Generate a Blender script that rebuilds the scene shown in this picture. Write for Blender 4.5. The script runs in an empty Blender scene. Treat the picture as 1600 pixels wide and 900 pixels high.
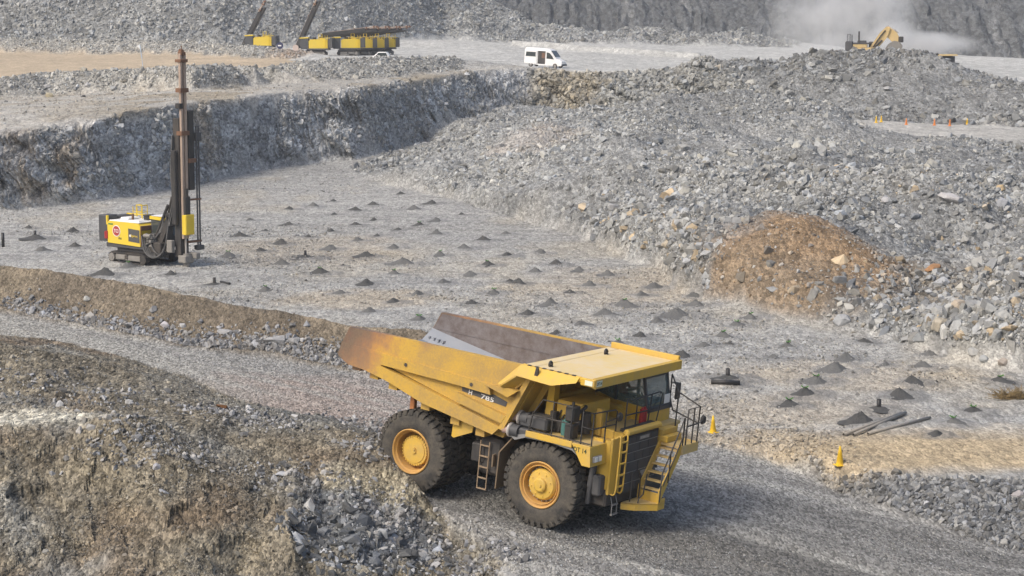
import bpy, bmesh, math, random
import numpy as np
from mathutils import Vector, Matrix, geometry

random.seed(7)
rng = np.random.default_rng(11)
scene = bpy.context.scene
col = scene.collection
rad = math.radians

# ------------------------------------------------------------ camera, sky, sun, exposure
CAM_Z, PITCH, FPX = 15.742, rad(8.0), 3000.0
cd = bpy.data.cameras.new('camera'); cam = bpy.data.objects.new('camera', cd); col.objects.link(cam)
cam.location = (0, 0, CAM_Z); cam.rotation_euler = (rad(90) - PITCH, 0, 0)
cd.sensor_width = 36.0; cd.lens = 36.0 * FPX / 1600.0; cd.clip_end = 3000; cd.clip_start = 0.5
scene.camera = cam

SUN_DIR = Vector((-0.62, -0.50, 0.85)).normalized()
world = bpy.data.worlds.new('World'); scene.world = world; world.use_nodes = True
wn = world.node_tree; wn.nodes.clear()
wo = wn.nodes.new('ShaderNodeOutputWorld'); bg = wn.nodes.new('ShaderNodeBackground'); sk = wn.nodes.new('ShaderNodeTexSky')
sk.sky_type = 'NISHITA'; sk.sun_disc = False
sk.sun_elevation = math.asin(SUN_DIR.z); sk.sun_rotation = math.atan2(SUN_DIR.x, SUN_DIR.y)
sk.air_density = 1.0; sk.dust_density = 5.0; sk.ozone_density = 1.0
bg.inputs['Strength'].default_value = 0.125
wn.links.new(sk.outputs[0], bg.inputs[0]); wn.links.new(bg.outputs[0], wo.inputs[0])
sl = bpy.data.lights.new('sun', 'SUN'); sl.energy = 1.2; sl.angle = rad(18); sl.color = (1.0, 0.95, 0.85)
so = bpy.data.objects.new('sun', sl); col.objects.link(so); so.location = (-60, -20, 90)
so.rotation_euler = SUN_DIR.to_track_quat('Z', 'Y').to_euler()
scene.view_settings.view_transform = 'Standard'; scene.view_settings.look = 'None'
scene.view_settings.gamma = 1.0; scene.view_settings.use_curve_mapping = False
scene.view_settings.exposure = 0.58
scene.render.engine = 'CYCLES'
cy = scene.cycles
cy.use_denoising = True; cy.max_bounces = 6; cy.diffuse_bounces = 3; cy.glossy_bounces = 3
cy.volume_bounces = 1; cy.transmission_bounces = 4; cy.transparent_max_bounces = 8

# ------------------------------------------------------------ tagging helpers
def tag(o, label=None, cat=None, group=None, kind=None):
    if label: o['label'] = label
    if cat: o['category'] = cat
    if group: o['group'] = group
    if kind: o['kind'] = kind
    return o

def empty(name, loc=(0, 0, 0), rz=0.0, label=None, cat=None, group=None):
    o = bpy.data.objects.new(name, None); col.objects.link(o)
    o.location = loc; o.rotation_euler = (0, 0, rz); o.empty_display_size = 0.3
    return tag(o, label, cat, group)

def copy_tree(o, parent=None):
    c = o.copy(); col.objects.link(c); c.parent = parent
    for ch in list(o.children):
        copy_tree(ch, c)
    return c

# ------------------------------------------------------------ noise
def h2(ix, iy, s=0):
    a = (ix.astype(np.int64) * 374761393 + iy.astype(np.int64) * 668265263 + s * 982451653) & 0xFFFFFFFF
    a = ((a ^ (a >> 13)) * 1274126177) & 0xFFFFFFFF
    a = ((a ^ (a >> 16)) * 2246822519) & 0xFFFFFFFF
    return ((a ^ (a >> 15)) & 0xFFFFFF) / float(0xFFFFFF)

def vn(x, y, s=0):
    ix, iy = np.floor(x), np.floor(y); fx, fy = x - ix, y - iy
    fx = fx * fx * (3 - 2 * fx); fy = fy * fy * (3 - 2 * fy)
    a, b = h2(ix, iy, s), h2(ix + 1, iy, s); c, d = h2(ix, iy + 1, s), h2(ix + 1, iy + 1, s)
    return ((a + (b - a) * fx) * (1 - fy) + (c + (d - c) * fx) * fy) * 2 - 1

def fbm(x, y, n=4, s=0, g=0.5):
    r = 0; a = 1.0; t = 0
    for i in range(n):
        r = r + a * vn(x * 2 ** i + 17.3 * i, y * 2 ** i + 9.1 * i, s + i); t += a; a *= g
    return r / t

def cell(x, y, s=0):
    ix, iy = np.floor(x), np.floor(y); best = np.full(x.shape, 9.0); rid = np.zeros(x.shape)
    for dx in (-1, 0, 1):
        for dy in (-1, 0, 1):
            cx, cy_ = ix + dx, iy + dy
            d = (cx + h2(cx, cy_, s) - x) ** 2 + (cy_ + h2(cx, cy_, s + 5) - y) ** 2
            m = d < best; best = np.where(m, d, best); rid = np.where(m, h2(cx, cy_, s + 9), rid)
    return np.sqrt(best), rid

# ------------------------------------------------------------ survey of the ground: bearing u and v, height or distance
CS, SN = math.cos(PITCH), math.sin(PITCH)
TR = Matrix.LocRotScale(Vector((2.117, 60.093, 0.0)), None, None) @ Matrix.Rotation(-0.594, 4, 'Z') @ Matrix.Rotation(0.089, 4, 'Y') @ Matrix.Rotation(-0.035, 4, 'X')
TN = TR.to_3x3() @ Vector((0, 0, 1)); TP = TR.translation

def rayd(u, v):
    dx, dy = (u - 800) / FPX, -(v - 450) / FPX
    return Vector((dx, CS + dy * SN, -SN + dy * CS))
def A(u, v, z):
    d = rayd(u, v); t = (z - CAM_Z) / d.z
    return (d.x * t, d.y * t, z)
def B(u, v, D):
    d = rayd(u, v); t = D / d.y
    return (d.x * t, D, CAM_Z + d.z * t)
def P(u, D, z):
    return ((u - 800) / FPX * (D * CS - (z - CAM_Z) * SN), D, z)
def R(u, v):
    d = rayd(u, v); o = Vector((0, 0, CAM_Z)); t = (TP - o).dot(TN) / d.dot(TN); p = o + d * t
    return (p.x, p.y, p.z)
def RD(u, D):
    x = (u - 800) / FPX * (D * CS + 15.5 * SN)
    z = TP.z - ((x - TP.x) * TN.x + (D - TP.y) * TN.y) / TN.z
    return (x, D, z)

def side(u, p):   # carry the ground on past the frame
    zc = p[1] * CS - (p[2] - CAM_Z) * SN
    return ((u - 800) / FPX * zc, p[1], p[2])

LN = {}
def line(name, pts, lo=False, hi=False):
    pts = list(pts)
    if lo: pts = [side(-520, pts[0])] + pts
    if hi: pts = pts + [side(2120, pts[-1])]
    LN[name] = pts

def LB(name, T, lo=False, hi=False): line(name, [B(*q) for q in T], lo, hi)
def LA(name, T, lo=False, hi=False): line(name, [A(*q) for q in T], lo, hi)
def LP(name, T, lo=False, hi=False): line(name, [P(*q) for q in T], lo, hi)

LP('under', [(-900, 6, .4), (0, 6, .3), (1600, 6, -.9), (2500, 6, -.9)])
LP('near', [(0, 44, .3), (300, 44, .25), (500, 44.5, .2), (660, 46, .15), (800, 47, .05), (1000, 46, -.2), (1300, 46, -.6), (1600, 46, -1.0)], 1, 1)
LB('m_base', [(0, 900, 52.5), (100, 900, 52.4), (200, 900, 52.5), (350, 900, 52.5), (480, 900, 53), (600, 900, 53.6), (700, 900, 53.4)], 1)
LB('m_mid', [(0, 760, 56.5), (60, 790, 55.4), (120, 765, 56.6), (200, 775, 56), (260, 800, 55.2), (310, 770, 56.6), (360, 800, 55.6), (420, 770, 57.6), (480, 765, 58.2), (560, 758, 58.6), (620, 765, 58.9), (655, 788, 58.2)], 1)
LB('m_low', [(60, 850, 54.3), (200, 850, 54), (350, 850, 54), (480, 845, 54.5), (560, 850, 55.3), (640, 850, 55.8)])
line('m_front', [A(0, 668, 3.0), A(100, 672, 2.95), A(160, 662, 3.05), B(200, 650, 59), B(260, 655, 59.5), B(300, 675, 60), B(350, 700, 60.2), B(420, 715, 60.2), B(500, 724, 60.0), B(560, 733, 59.8), B(615, 738, 59.8)], 1)
LA('m_ledge', [(0, 640, 3.0), (70, 645, 3.0), (130, 650, 3.02)], 1)
line('m_crest', [A(0, 538, 4.2), A(100, 554, 3.8), A(200, 576, 3.2), A(280, 603, 2.85), A(345, 628, 2.5), A(420, 643, 2.35), A(480, 656, 2.25), A(550, 671, 2.1), A(598, 684, 1.95), B(622, 712, 60.7), B(643, 745, 59.9), B(668, 785, 58.8), B(700, 832, 57), B(740, 862, 55.5), B(785, 893, 54)], 1)
line('r_near', [R(0, 524), R(100, 538), R(200, 559), R(280, 586), R(345, 613), R(420, 634), R(480, 647), R(550, 663), R(596, 677), RD(630, 62.4), RD(655, 60.9), RD(680, 59.2), RD(710, 57.6), RD(750, 56), RD(800, 54.2), RD(850, 50)], 1)
line('r_mid', [R(0, 507), R(150, 528), R(300, 566), R(450, 600), R(560, 630), RD(680, 67), RD(800, 62), R(930, 850), R(1100, 800), R(1300, 830), R(1500, 900)])
line('r_far', [R(0, 487), R(100, 506), R(200, 527), R(300, 543), R(400, 556), R(470, 567), R(530, 576), RD(660, 76.3), RD(800, 73.5), RD(950, 71), RD(1060, 69.5), R(1090, 692), R(1200, 720), R(1262, 742), R(1320, 770), R(1400, 802), R(1500, 836), R(1600, 860)], 1, 1)
LB('b_crest', [(0, 410, 87.2), (100, 425, 85.9), (200, 440, 84.6), (300, 461, 83.2), (400, 480, 82), (530, 496, 80.7), (660, 513, 78.6), (800, 560, 75.4), (950, 625, 72.6), (1040, 686, 70.6)], 1)
LP('b_back', [(0, 94, 0), (200, 91, 0), (400, 87.5, 0), (530, 86, 0), (660, 83.5, 0), (800, 80, 0), (950, 76.5, 0), (1040, 72.8, 0), (1075, 71.5, 0)], 1)
LA('k_back', [(1120, 668, -.1), (1200, 684, -.06), (1262, 712, .02), (1320, 730, .08), (1400, 738, .12), (1500, 746, .12), (1600, 752, .12)], 0, 1)
LA('c_toe', [(0, 330, 0), (80, 322, 0), (150, 316, 0), (220, 305, 0), (300, 288, 0), (350, 278, 0), (400, 268, 0), (450, 260, 0), (500, 255, .05), (560, 250, .2), (600, 240, .4), (650, 228, .5)], 1)
LN['c_toe'] += [B(690, 215, 243), B(730, 203, 252), B(770, 192, 258), B(820, 177, 264)]
_toe = LN['c_toe'][1:]
def over_toe(u, v, sb):
    us = [800 + FPX * p[0] / (p[1] * CS - (p[2] - CAM_Z) * SN) for p in _toe]; return B(u, v, float(np.interp(u, us, [p[1] for p in _toe])) + sb)
line('c_crest', [over_toe(*q) for q in [(0, 205, 4.6), (80, 198, 4.8), (150, 188, 4.6), (220, 172, 5), (300, 160, 4.8), (350, 154, 5.2), (400, 148, 4.8), (450, 144, 5), (500, 140, 5.2), (560, 135, 5)]] + [B(600, 131, 225), B(625, 128, 231), B(650, 125, 238), B(690, 119, 249.5), B(730, 113, 259), B(775, 109, 265.5), B(830, 106, 271), B(890, 110, 270), B(915, 112, 269)], 1)
LB('c_talus', [], 0) if False else None
LB('e_toe', [(826, 168, 265), (880, 170, 264), (930, 170, 260), (1000, 166, 255)])
LB('e_crest', [(915, 111, 269), (1000, 108, 269), (1080, 104, 269)])
LB('e_mid', [(900, 128, 267), (945, 131, 263), (1000, 136, 261), (1100, 143, 258), (1200, 151, 254), (1290, 161, 250)])
LA('b2_toe', [(0, 155, 6.4), (70, 151, 6.6), (130, 147, 6.85), (220, 143, 7.2), (300, 141, 7.6), (400, 134, 7.75), (450, 131, 7.8)], 1)
LN['b2_toe'] += [B(500, 128, 233), B(600, 121, 241), B(660, 116, 250), B(690, 113, 257), B(725, 108, 267)]
LB('b2_crest', [(0, 122, 226), (80, 113, 232), (130, 110, 231), (200, 107, 230), (300, 103, 222), (400, 97, 231), (500, 94, 242), (560, 89, 249), (585, 89, 250), (615, 88.5, 253), (700, 88, 269), (760, 97, 275), (815, 104, 278)], 1)
LP('b2_back', [(0, 232, 8.4), (80, 237, 8.9), (200, 235, 9.3), (300, 228, 9.6), (400, 237, 9.6), (500, 248, 9.5), (600, 258, 9.5), (700, 274, 9.6), (760, 280, 9.1), (830, 283, 8.65), (915, 277, 8.6), (1080, 277, 8.6)], 1)
LB('t_far', [(0, 80, 340), (100, 85, 335), (200, 86, 330), (300, 85, 320), (400, 91, 300), (450, 92, 296)], 1)
LB('b3_crest', [(0, 57, 345), (100, 58, 341), (200, 60, 337), (300, 62, 328), (360, 66, 318), (400, 70, 310), (440, 77, 304), (470, 80, 300), (520, 87, 298)], 1)
LP('b3_back', [(0, 352, 10.5), (200, 345, 10.3), (300, 336, 10), (400, 318, 9.7), (470, 308, 9.6), (520, 304, 9.6)], 1)
line('w_toe', [P(0, 366, 10.5), P(300, 366, 10.2), P(450, 380, 10), B(560, 62, 395), B(620, 62, 410), B(700, 63, 425), B(820, 68, 430), B(1000, 70, 430), B(1130, 72, 432), B(1250, 74, 440)], 1)
line('w_crest', [P(0, 400, 38), P(300, 402, 40), P(480, 415, 40), P(560, 427, 39), P(640, 440, 32), B(760, 2, 452), B(800, 19, 448), B(860, 37, 444), B(930, 42, 442), B(1000, 46, 441), B(1100, 50, 441), B(1200, 56, 444), B(1255, 65, 447)], 1)
LP('w_plat', [(0, 430, 40), (300, 440, 41), (480, 455, 41), (560, 470, 40), (640, 480, 34)], 1)
LP('w_drop', [(740, 476, 12), (800, 474, 9), (860, 470, 8.5), (1000, 466, 8.5), (1255, 464, 8)])
line('d_toe', [P(760, 503, 9), P(1000, 504, 8.5), P(1200, 500, 8), P(1330, 492, 6.5), B(1420, 96, 488), B(1490, 97, 485), B(1600, 99, 485)], 0, 1)
LB('d_crest', [(700, 2, 526), (830, 7, 521), (1000, 8, 521), (1200, 7, 516), (1330, 6, 513), (1450, 9, 509), (1600, 9, 506)], 0, 1)
line('d_bench', [(p[0], p[1] + 16, p[2] + .3) for p in LN['d_crest']])
line('d_top', [(p[0], p[1] + 52, 50) for p in LN['d_crest']])
LP('back', [(-520, 700, 50), (400, 700, 50), (1200, 700, 52), (2120, 700, 52)])
LB('yard_ridge', [(800, 71, 392), (880, 77, 372), (960, 83, 355), (1090, 92, 332)])
# blasted rock in the middle
LA('p_toe', [(545, 259, .1), (600, 287, 0), (650, 297, 0), (690, 306, 0), (760, 328, 0), (850, 352, 0), (900, 367, 0), (950, 386, 0), (990, 402, 0), (1035, 418, 0), (1055, 446, 0), (1130, 472, 0), (1200, 492, 0), (1260, 503, 0), (1310, 514, 0), (1400, 533, 0), (1480, 562, 0), (1540, 573, 0), (1600, 580, 0)], 0, 1)
LA('p_mid', [(600, 262, .8), (680, 270, 1.5), (760, 285, 2.0), (830, 310, 1.8), (900, 318, 2.2), (960, 345, 1.8), (1020, 360, 2.0), (1080, 390, 2.0), (1130, 420, 1.8), (1200, 440, 1.5), (1300, 460, 1.5), (1400, 470, 1.6), (1500, 500, 1.5), (1600, 510, 1.6)], 0, 1)
LA('p_up', [(640, 240, 1.2), (700, 225, 2.2), (760, 222, 3.2), (820, 225, 3.8), (870, 240, 3.9), (930, 262, 3.9), (1000, 285, 3.7), (1060, 305, 3.7), (1130, 330, 3.6), (1190, 352, 3.3), (1262, 364, 3.6), (1330, 392, 2.7), (1400, 405, 2.7), (1480, 410, 2.7), (1600, 415, 2.8)], 0, 1)
LA('p_top', [(720, 203, 2.4), (780, 201, 3.8), (850, 193, 4.6), (920, 183, 4.8), (1000, 173, 4.8), (1100, 168, 4.9), (1180, 168, 5.0), (1250, 177, 4.4), (1320, 187, 3.6)])
LB('p_back', [(690, 200, 238), (725, 187, 246), (760, 175, 251), (800, 161, 256), (850, 166, 257)])
LA('p_in', [(1300, 300, 3.8), (1400, 335, 3.3), (1490, 308, 4.3), (1530, 318, 4.0), (1570, 340, 3.3), (1590, 378, 2.0), (1300, 240, 4), (1450, 262, 3.3), (1600, 265, 3.4), (1150, 230, 4.3), (1000, 225, 4.4), (1250, 210, 4.2)])
LA('s_near', [(1350, 196, 3.3), (1375, 206, 3.05), (1420, 214, 3), (1500, 220, 3), (1600, 227, 3)], 0, 1)
LA('s_far', [(1345, 187, 3.3), (1380, 190, 3), (1480, 194, 3), (1600, 197, 3)], 0, 1)
LB('q_crest', [(1095, 88, 266), (1112, 83, 265), (1135, 90, 264), (1180, 92, 264), (1215, 92, 264), (1250, 79, 264), (1285, 70, 262), (1330, 75, 262), (1400, 75, 260), (1450, 82, 258), (1480, 95, 256), (1530, 122, 252), (1600, 133, 248)], 0, 1)
LP('q_back', [(1112, 280, 8.5), (1200, 287, 8), (1250, 282, 8.6), (1330, 284, 9.3), (1400, 283, 9.2), (1480, 274, 7), (1600, 268, 6.3)], 0, 1)
LP('q_floor', [(1330, 300, 8), (1480, 300, 7), (1600, 300, 6.2)], 0, 1)
# left floor just behind
LP('f_in', [(0, 120, 0), (300, 110, .1), (600, 130, 0), (900, 100, 0), (1200, 85, .05), (1450, 76, 0), (1600, 72, .05), (1600, 80, 0), (300, 150, 0)])

pts = []
for nm, L in LN.items():
    for i, p in enumerate(L):
        pts.append(p)
        if i + 1 < len(L) and nm not in ('p_in', 'f_in'):
            q = L[i + 1]; d = math.hypot(q[0] - p[0], q[1] - p[1]); n = int(d / max(1.2, 0.022 * p[1]))
            for k in range(1, min(n, 40) + 1):
                t = k / (min(n, 40) + 1); pts.append(tuple(p[j] + (q[j] - p[j]) * t for j in range(3)))
pts = np.array(pts)
dv = geometry.delaunay_2d_cdt([Vector((p[0], p[1])) for p in pts], [], [], 0, 1e-4)
tv = np.array([(v.x, v.y) for v in dv[0]]); tz = np.array([pts[o[0], 2] if o else 0 for o in dv[3]]); tri = np.array([list(f) for f in dv[2]])

ts = np.concatenate([np.arange(-.415, -.285, .004), np.arange(-.285, .285, .00062), np.arange(.285, .4151, .004)])
seg = [(13, 46, .012), (46, 66, .0021), (66, 95, .0024), (95, 150, .0035), (150, 215, .0022), (215, 300, .0020), (300, 345, .0028), (345, 455, .0026), (455, 540, .0023), (540, 680, .01)]
ys = np.concatenate([np.exp(np.arange(math.log(a), math.log(b), s)) for a, b, s in seg])
NX, NY = len(ts), len(ys)
GX = ts[None, :] * ys[:, None]; GY = np.repeat(ys[:, None], NX, 1)
GZ = np.zeros((NY, NX)); got = np.zeros((NY, NX), bool)
for f in tri:
    a, b, c = tv[f]; za, zb, zc = tz[f]
    den = (b[1] - c[1]) * (a[0] - c[0]) + (c[0] - b[0]) * (a[1] - c[1])
    if abs(den) < 1e-9: continue
    yy = [a[1], b[1], c[1]]; tt = [a[0] / a[1], b[0] / b[1], c[0] / c[1]]
    i0, i1 = np.searchsorted(ys, min(yy)) , np.searchsorted(ys, max(yy)) + 1
    j0, j1 = max(0, np.searchsorted(ts, min(tt)) - 1), np.searchsorted(ts, max(tt)) + 1
    if i1 <= i0 or j1 <= j0: continue
    X, Y = GX[i0:i1, j0:j1], GY[i0:i1, j0:j1]
    w0 = ((b[1] - c[1]) * (X - c[0]) + (c[0] - b[0]) * (Y - c[1])) / den
    w1 = ((c[1] - a[1]) * (X - c[0]) + (a[0] - c[0]) * (Y - c[1])) / den
    w2 = 1 - w0 - w1; m = (w0 > -1e-6) & (w1 > -1e-6) & (w2 > -1e-6)
    GZ[i0:i1, j0:j1][m] = (w0 * za + w1 * zb + w2 * zc)[m]; got[i0:i1, j0:j1] |= m
for _ in range(3):
    Z = GZ.copy(); Z[1:-1] = (GZ[:-2] + 2 * GZ[1:-1] + GZ[2:]) / 4
    GZ = Z.copy(); GZ[:, 1:-1] = (Z[:, :-2] + 2 * Z[:, 1:-1] + Z[:, 2:]) / 4

# ------------------------------------------------------------ zones of ground
def inpoly(poly, X, Y):
    r = np.zeros(X.shape, bool); n = len(poly)
    xs = [p[0] for p in poly]; yy = [p[1] for p in poly]
    bb = (X >= min(xs)) & (X <= max(xs)) & (Y >= min(yy)) & (Y <= max(yy)); x, y = X[bb], Y[bb]; c = np.zeros(x.shape, bool)
    for i in range(n):
        x1, y1, x2, y2 = xs[i], yy[i], xs[i - 1], yy[i - 1]
        if y1 == y2: continue
        k = (y1 > y) != (y2 > y); c ^= k & (x < (x2 - x1) * (y - y1) / (y2 - y1) + x1)
    r[bb] = c; return r
wx = GX + fbm(GX * .5, GY * .5, 3, 50) * .012 * GY ** .85; wy = GY + fbm(GX * .5 + 40, GY * .5, 3, 60) * .012 * GY ** .85
ZN = np.zeros((NY, NX), np.int32)
FLOOR, ROAD, BANK, KERB, CLIFF, BENCH, WIND, TAN, YARD, MUCK, PILE, STRIP, WALL, NEAR, ENDS = range(15)
def paint(z, *parts):
    poly = []
    for p in parts: poly += p
    ZN[inpoly(poly, wx, wy)] = z
def rev(n): return LN[n][::-1]
def cut(n, a, b):
    return [p for p in LN[n] if a <= 800 + FPX * p[0] / (p[1] * CS - (p[2] - CAM_Z) * SN) <= b]
ZN[(GY > 274)] = YARD
far = (GY > 255) & (GX > 0.02 * GY); ZN[far] = YARD
paint(CLIFF, LN['c_toe'], rev('c_crest'))
paint(BENCH, LN['c_crest'][:-2], rev('b2_toe'))
paint(WIND, LN['b2_toe'], rev('b2_back')[4:])
paint(TAN, cut('b2_back', -600, 520), rev('t_far'))
paint(WIND, LN['t_far'], rev('b3_back'))
ZN[(wy > np.interp(GX / GY, [p[0] / p[1] for p in LN['w_toe']], [p[1] for p in LN['w_toe']])) & (GX / GY < LN['w_toe'][-1][0] / LN['w_toe'][-1][1])] = WALL
ZN[wy > np.interp(GX / GY, [p[0] / p[1] for p in LN['d_toe']], [p[1] for p in LN['d_toe']])] = WALL
paint(ENDS, LN['e_toe'], [LN['e_mid'][-1]], rev('e_crest'), [LN['c_crest'][-3]])
paint(MUCK, LN['p_toe'], rev('s_near'), [LN['e_mid'][-1]], [LN['e_toe'][-1]], LN['e_toe'][::-1], rev('p_back'))
paint(STRIP, LN['s_near'], rev('s_far'))
paint(PILE, [LN['e_mid'][-2]], LN['s_far'], rev('q_back'), [LN['e_crest'][-1]])
paint(BANK, cut('r_far', -600, 1075), rev('b_back'))
paint(ROAD, LN['r_near'], [side(850, (0, 20, 0)), side(2120, (0, 20, -1))], rev('r_far'))
paint(NEAR, LN['m_crest'], [side(830, (0, 47, 0)), side(850, (0, 10, 0)), side(-520, (0, 10, .3))])
paint(NEAR, LN['m_crest'], rev('r_near')[1:])
paint(KERB, cut('r_far', 1255, 2200), rev('k_back')[:-1])
ZN[GY > 655] = WALL

# ------------------------------------------------------------ relief
def zs(*k):
    m = np.isin(ZN, k).astype(float)
    for _ in range(4):
        m[1:-1] = (m[:-2] + 2 * m[1:-1] + m[2:]) / 4; m[:, 1:-1] = (m[:, :-2] + 2 * m[:, 1:-1] + m[:, 2:]) / 4
    return m
def ridged(x, y, n, s): return 1 - np.abs(fbm(x, y, n, s)) * 2
mF, mR, mB, mC = zs(FLOOR), zs(ROAD), zs(BANK, KERB, WIND), zs(CLIFF, ENDS)
mW, mM, mN, mL = zs(WALL), zs(MUCK, PILE), zs(NEAR), zs(BENCH, TAN, YARD, STRIP)
D = np.zeros((NY, NX))
D += mF * (fbm(GX * .12, GY * .12, 3, 1) * .16 + fbm(GX * .9, GY * .9, 4, 2) * .08)
D += mR * (fbm(GX * .35, GY * .35, 3, 3) * .05 + fbm(GX * 2.2, GY * 2.2, 2, 4) * .02)
D += mB * (fbm(GX * .3, GY * .3, 3, 5) * .22 + fbm(GX * 1.8, GY * 1.8, 3, 6) * .08)
c1, r1 = cell(GX * .45 + GZ * .35, GZ * .75 - GX * .2, 21); c2, r2 = cell(GX * 1.2 + GZ, GZ * 1.9 - GX * .4, 22)
dip = fbm((GX * .8 - GZ * .9) * .14, (GX * .7 + GZ * 1.0) * .9, 4, 23)
REL = (r1 - .5) * 1.3 + (r2 - .5) * .75 + dip * 1.5 + fbm(GX * .09, GX * 0 + 3, 2, 24) * 1.6
D += mC * REL * .2
c3, r3 = cell(GX * .16 + GZ * .1, GZ * .22 + GY * .05, 25); dw = fbm(GX * .35, GZ * .09 + GY * .02, 3, 26)
D += mW * ((r3 - .5) * 1.6 + dw * 2.2 * (.15 + .85 * (GY > 470)) + fbm(GX * .12, GY * .12 + GZ * .1, 4, 27) * 1.6) * np.clip((GY - 340) / 60, 0, 1)
SM = np.clip((GX / GY - .165) / .02, 0, 1) * np.clip((GY - 172) / 12, 0, 1) * np.clip((245 - GY) / 5, 0, 1)
D += mM * (fbm(GX * .085, GY * .06, 3, 7) * 2.1 + fbm(GX * .35, GY * .3, 4, 8) * .75) * (1 - .8 * SM) - SM * mM * .7
D = np.where((GY > 244) & (mM > .2), D * .35 - .35, D)
BR = np.clip(1.25 - ((GX - A(1262, 405, 2.4)[0]) / 5.2) ** 2 - ((GY - A(1262, 405, 2.4)[1]) / 7.5) ** 2, 0, 1)
D = D * (1 - .6 * BR) + BR * .5
D += mM * (1 - np.abs(fbm(GX * .06 + 3, GY * .05, 2, 64)) * 2.4) * .9 * np.clip((245 - GY) / 12, 0, 1)
c4, r4 = cell(GX * 1.1 + GZ * .6, GY * .7 + GZ * 1.3, 28); g = ridged(GX * .55 + GZ * .25, GZ * .35 + GY * .08, 3, 29)
steep = mN * np.clip((60.5 - GY) / 3, 0, 1)
D += mN * (fbm(GX * .3, GY * .3, 4, 9) * .25 + fbm(GX * 1.6, GY * 1.6, 3, 10) * .09) + steep * ((r4 - .5) * .32 + (g - .6) * .4 + fbm(GX * .22 + GZ * .1, GZ * .1, 2, 65) * .6)
D += mL * (fbm(GX * .08, GY * .08, 3, 12) * .25 + fbm(GX * .6, GY * .6, 2, 13) * .06)
yr = np.interp(GX / GY, [p[0] / p[1] for p in LN['yard_ridge']], [p[1] for p in LN['yard_ridge']])
D += 1.1 * np.exp(-((GY - yr) / 3.5) ** 2) * ((GX / GY > 0) & (GX / GY < .098))
# wheel ruts along the road and scrapings on the floor
fwd = TR.to_3x3() @ Vector((1, 0, 0)); sdw = TR.to_3x3() @ Vector((0, 1, 0))
lat = (GX - TP.x) * sdw.x + (GY - TP.y) * sdw.y
D -= mR * .07 * (np.exp(-((lat + 2.1) / .7) ** 2) + np.exp(-((lat - 2.1) / .7) ** 2))
GZ = GZ + D
SLOPE = np.abs(np.gradient(GZ, axis=0) / np.gradient(GY, axis=0)); PUSH = mC * np.clip(SLOPE * 1.2, 0, 1) * REL * 1.25

def gi(x, y):
    fi = np.interp(y, ys, np.arange(NY)); fj = np.interp(np.asarray(x) / np.asarray(y), ts, np.arange(NX)); return fi, fj
def hz(x, y):
    fi, fj = gi(x, y); i = np.clip(np.floor(fi).astype(int), 0, NY - 2); j = np.clip(np.floor(fj).astype(int), 0, NX - 2); a, b = fi - i, fj - j
    return (GZ[i, j] * (1 - b) + GZ[i, j + 1] * b) * (1 - a) + (GZ[i + 1, j] * (1 - b) + GZ[i + 1, j + 1] * b) * a
_Y = np.exp(np.linspace(math.log(40), math.log(620), 6000))
def ground(u, v, ymin=40):
    """where the line of sight along that bearing meets the ground"""
    d = rayd(u, v); X = d.x / d.y * _Y; Z = CAM_Z + d.z / d.y * _Y
    k = np.nonzero((hz(X, _Y) >= Z) & (_Y >= ymin))[0]
    i = k[0] if len(k) else len(_Y) - 1
    return Vector((X[i], _Y[i], float(hz(X[i], _Y[i]))))
# level the drill pad and the ground right under the truck's tyres
for wxl, wyl in ((0, -2.16), (0, 2.16), (-4.95, -2.2), (-4.95, -1.3), (-4.95, 1.3), (-4.95, 2.2)):
    p = TR @ Vector((wxl, wyl, 0.0)); k = np.exp(-((GX - p.x) ** 2 + (GY - p.y) ** 2) / .3); GZ = GZ * (1 - k) + (p.z + .02) * k

# ------------------------------------------------------------ colours of the ground (rock, dust and soil tones, gap shade painted into the heaps)
PAL = {FLOOR: (.34, .338, .33), ROAD: (.25, .248, .243), BANK: (.15, .127, .10), KERB: (.17, .175, .185), CLIFF: (.36, .366, .375), BENCH: (.40, .385, .36),
       WIND: (.29, .285, .27), TAN: (.44, .36, .265), YARD: (.43, .43, .42), MUCK: (.265, .27, .27), PILE: (.205, .21, .213), STRIP: (.42, .41, .39), WALL: (.225, .23, .233), NEAR: (.18, .16, .125), ENDS: (.26, .26, .25)}
WGT = {FLOOR: (.5, .42, .16), ROAD: (.85, .16, .05), BANK: (.7, .4, .2), KERB: (.8, .8, .2), CLIFF: (.4, .9, .9), BENCH: (.4, .4, .3), WIND: (.5, .8, .6), TAN: (.2, .2, .2), YARD: (.2, .3, .4), MUCK: (.5, .7, .5), PILE: (.3, .6, .7), STRIP: (.3, .4, .4), WALL: (.2, .5, 1.), NEAR: (1., .7, .2), ENDS: (.4, .8, .8)}
pal = np.array([PAL[i] for i in range(15)]); wgt = np.array([WGT[i] for i in range(15)])
C = pal[ZN]; W = wgt[ZN]
for _ in range(3):
    for Q in (C, W):
        Q[1:-1] = (Q[:-2] + 2 * Q[1:-1] + Q[2:]) / 4; Q[:, 1:-1] = (Q[:, :-2] + 2 * Q[:, 1:-1] + Q[:, 2:]) / 4
def tint(mask, c, amt=1.0):
    m = np.clip(mask * amt, 0, 1)[..., None]; C[:] = C * (1 - m) + np.array(c) * m
def blob(p, rx, ry, s, n=.5):
    q = ((GX - p[0]) / rx) ** 2 + ((GY - p[1]) / ry) ** 2
    return np.clip(1.25 - q + fbm(GX * 2.5 / rx, GY * 2.5 / rx, 4, s) * n * 1.6, 0, 1)
n1 = fbm(GX * .06, GY * .035, 4, 31); n2 = fbm(GX * .3, GY * .18, 4, 32); n3 = fbm(GX * 1.1, GY * .7, 3, 33)
C *= (1 + .13 * n1 + .12 * n2 + .10 * n3)[..., None]
isF = zs(FLOOR)
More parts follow.
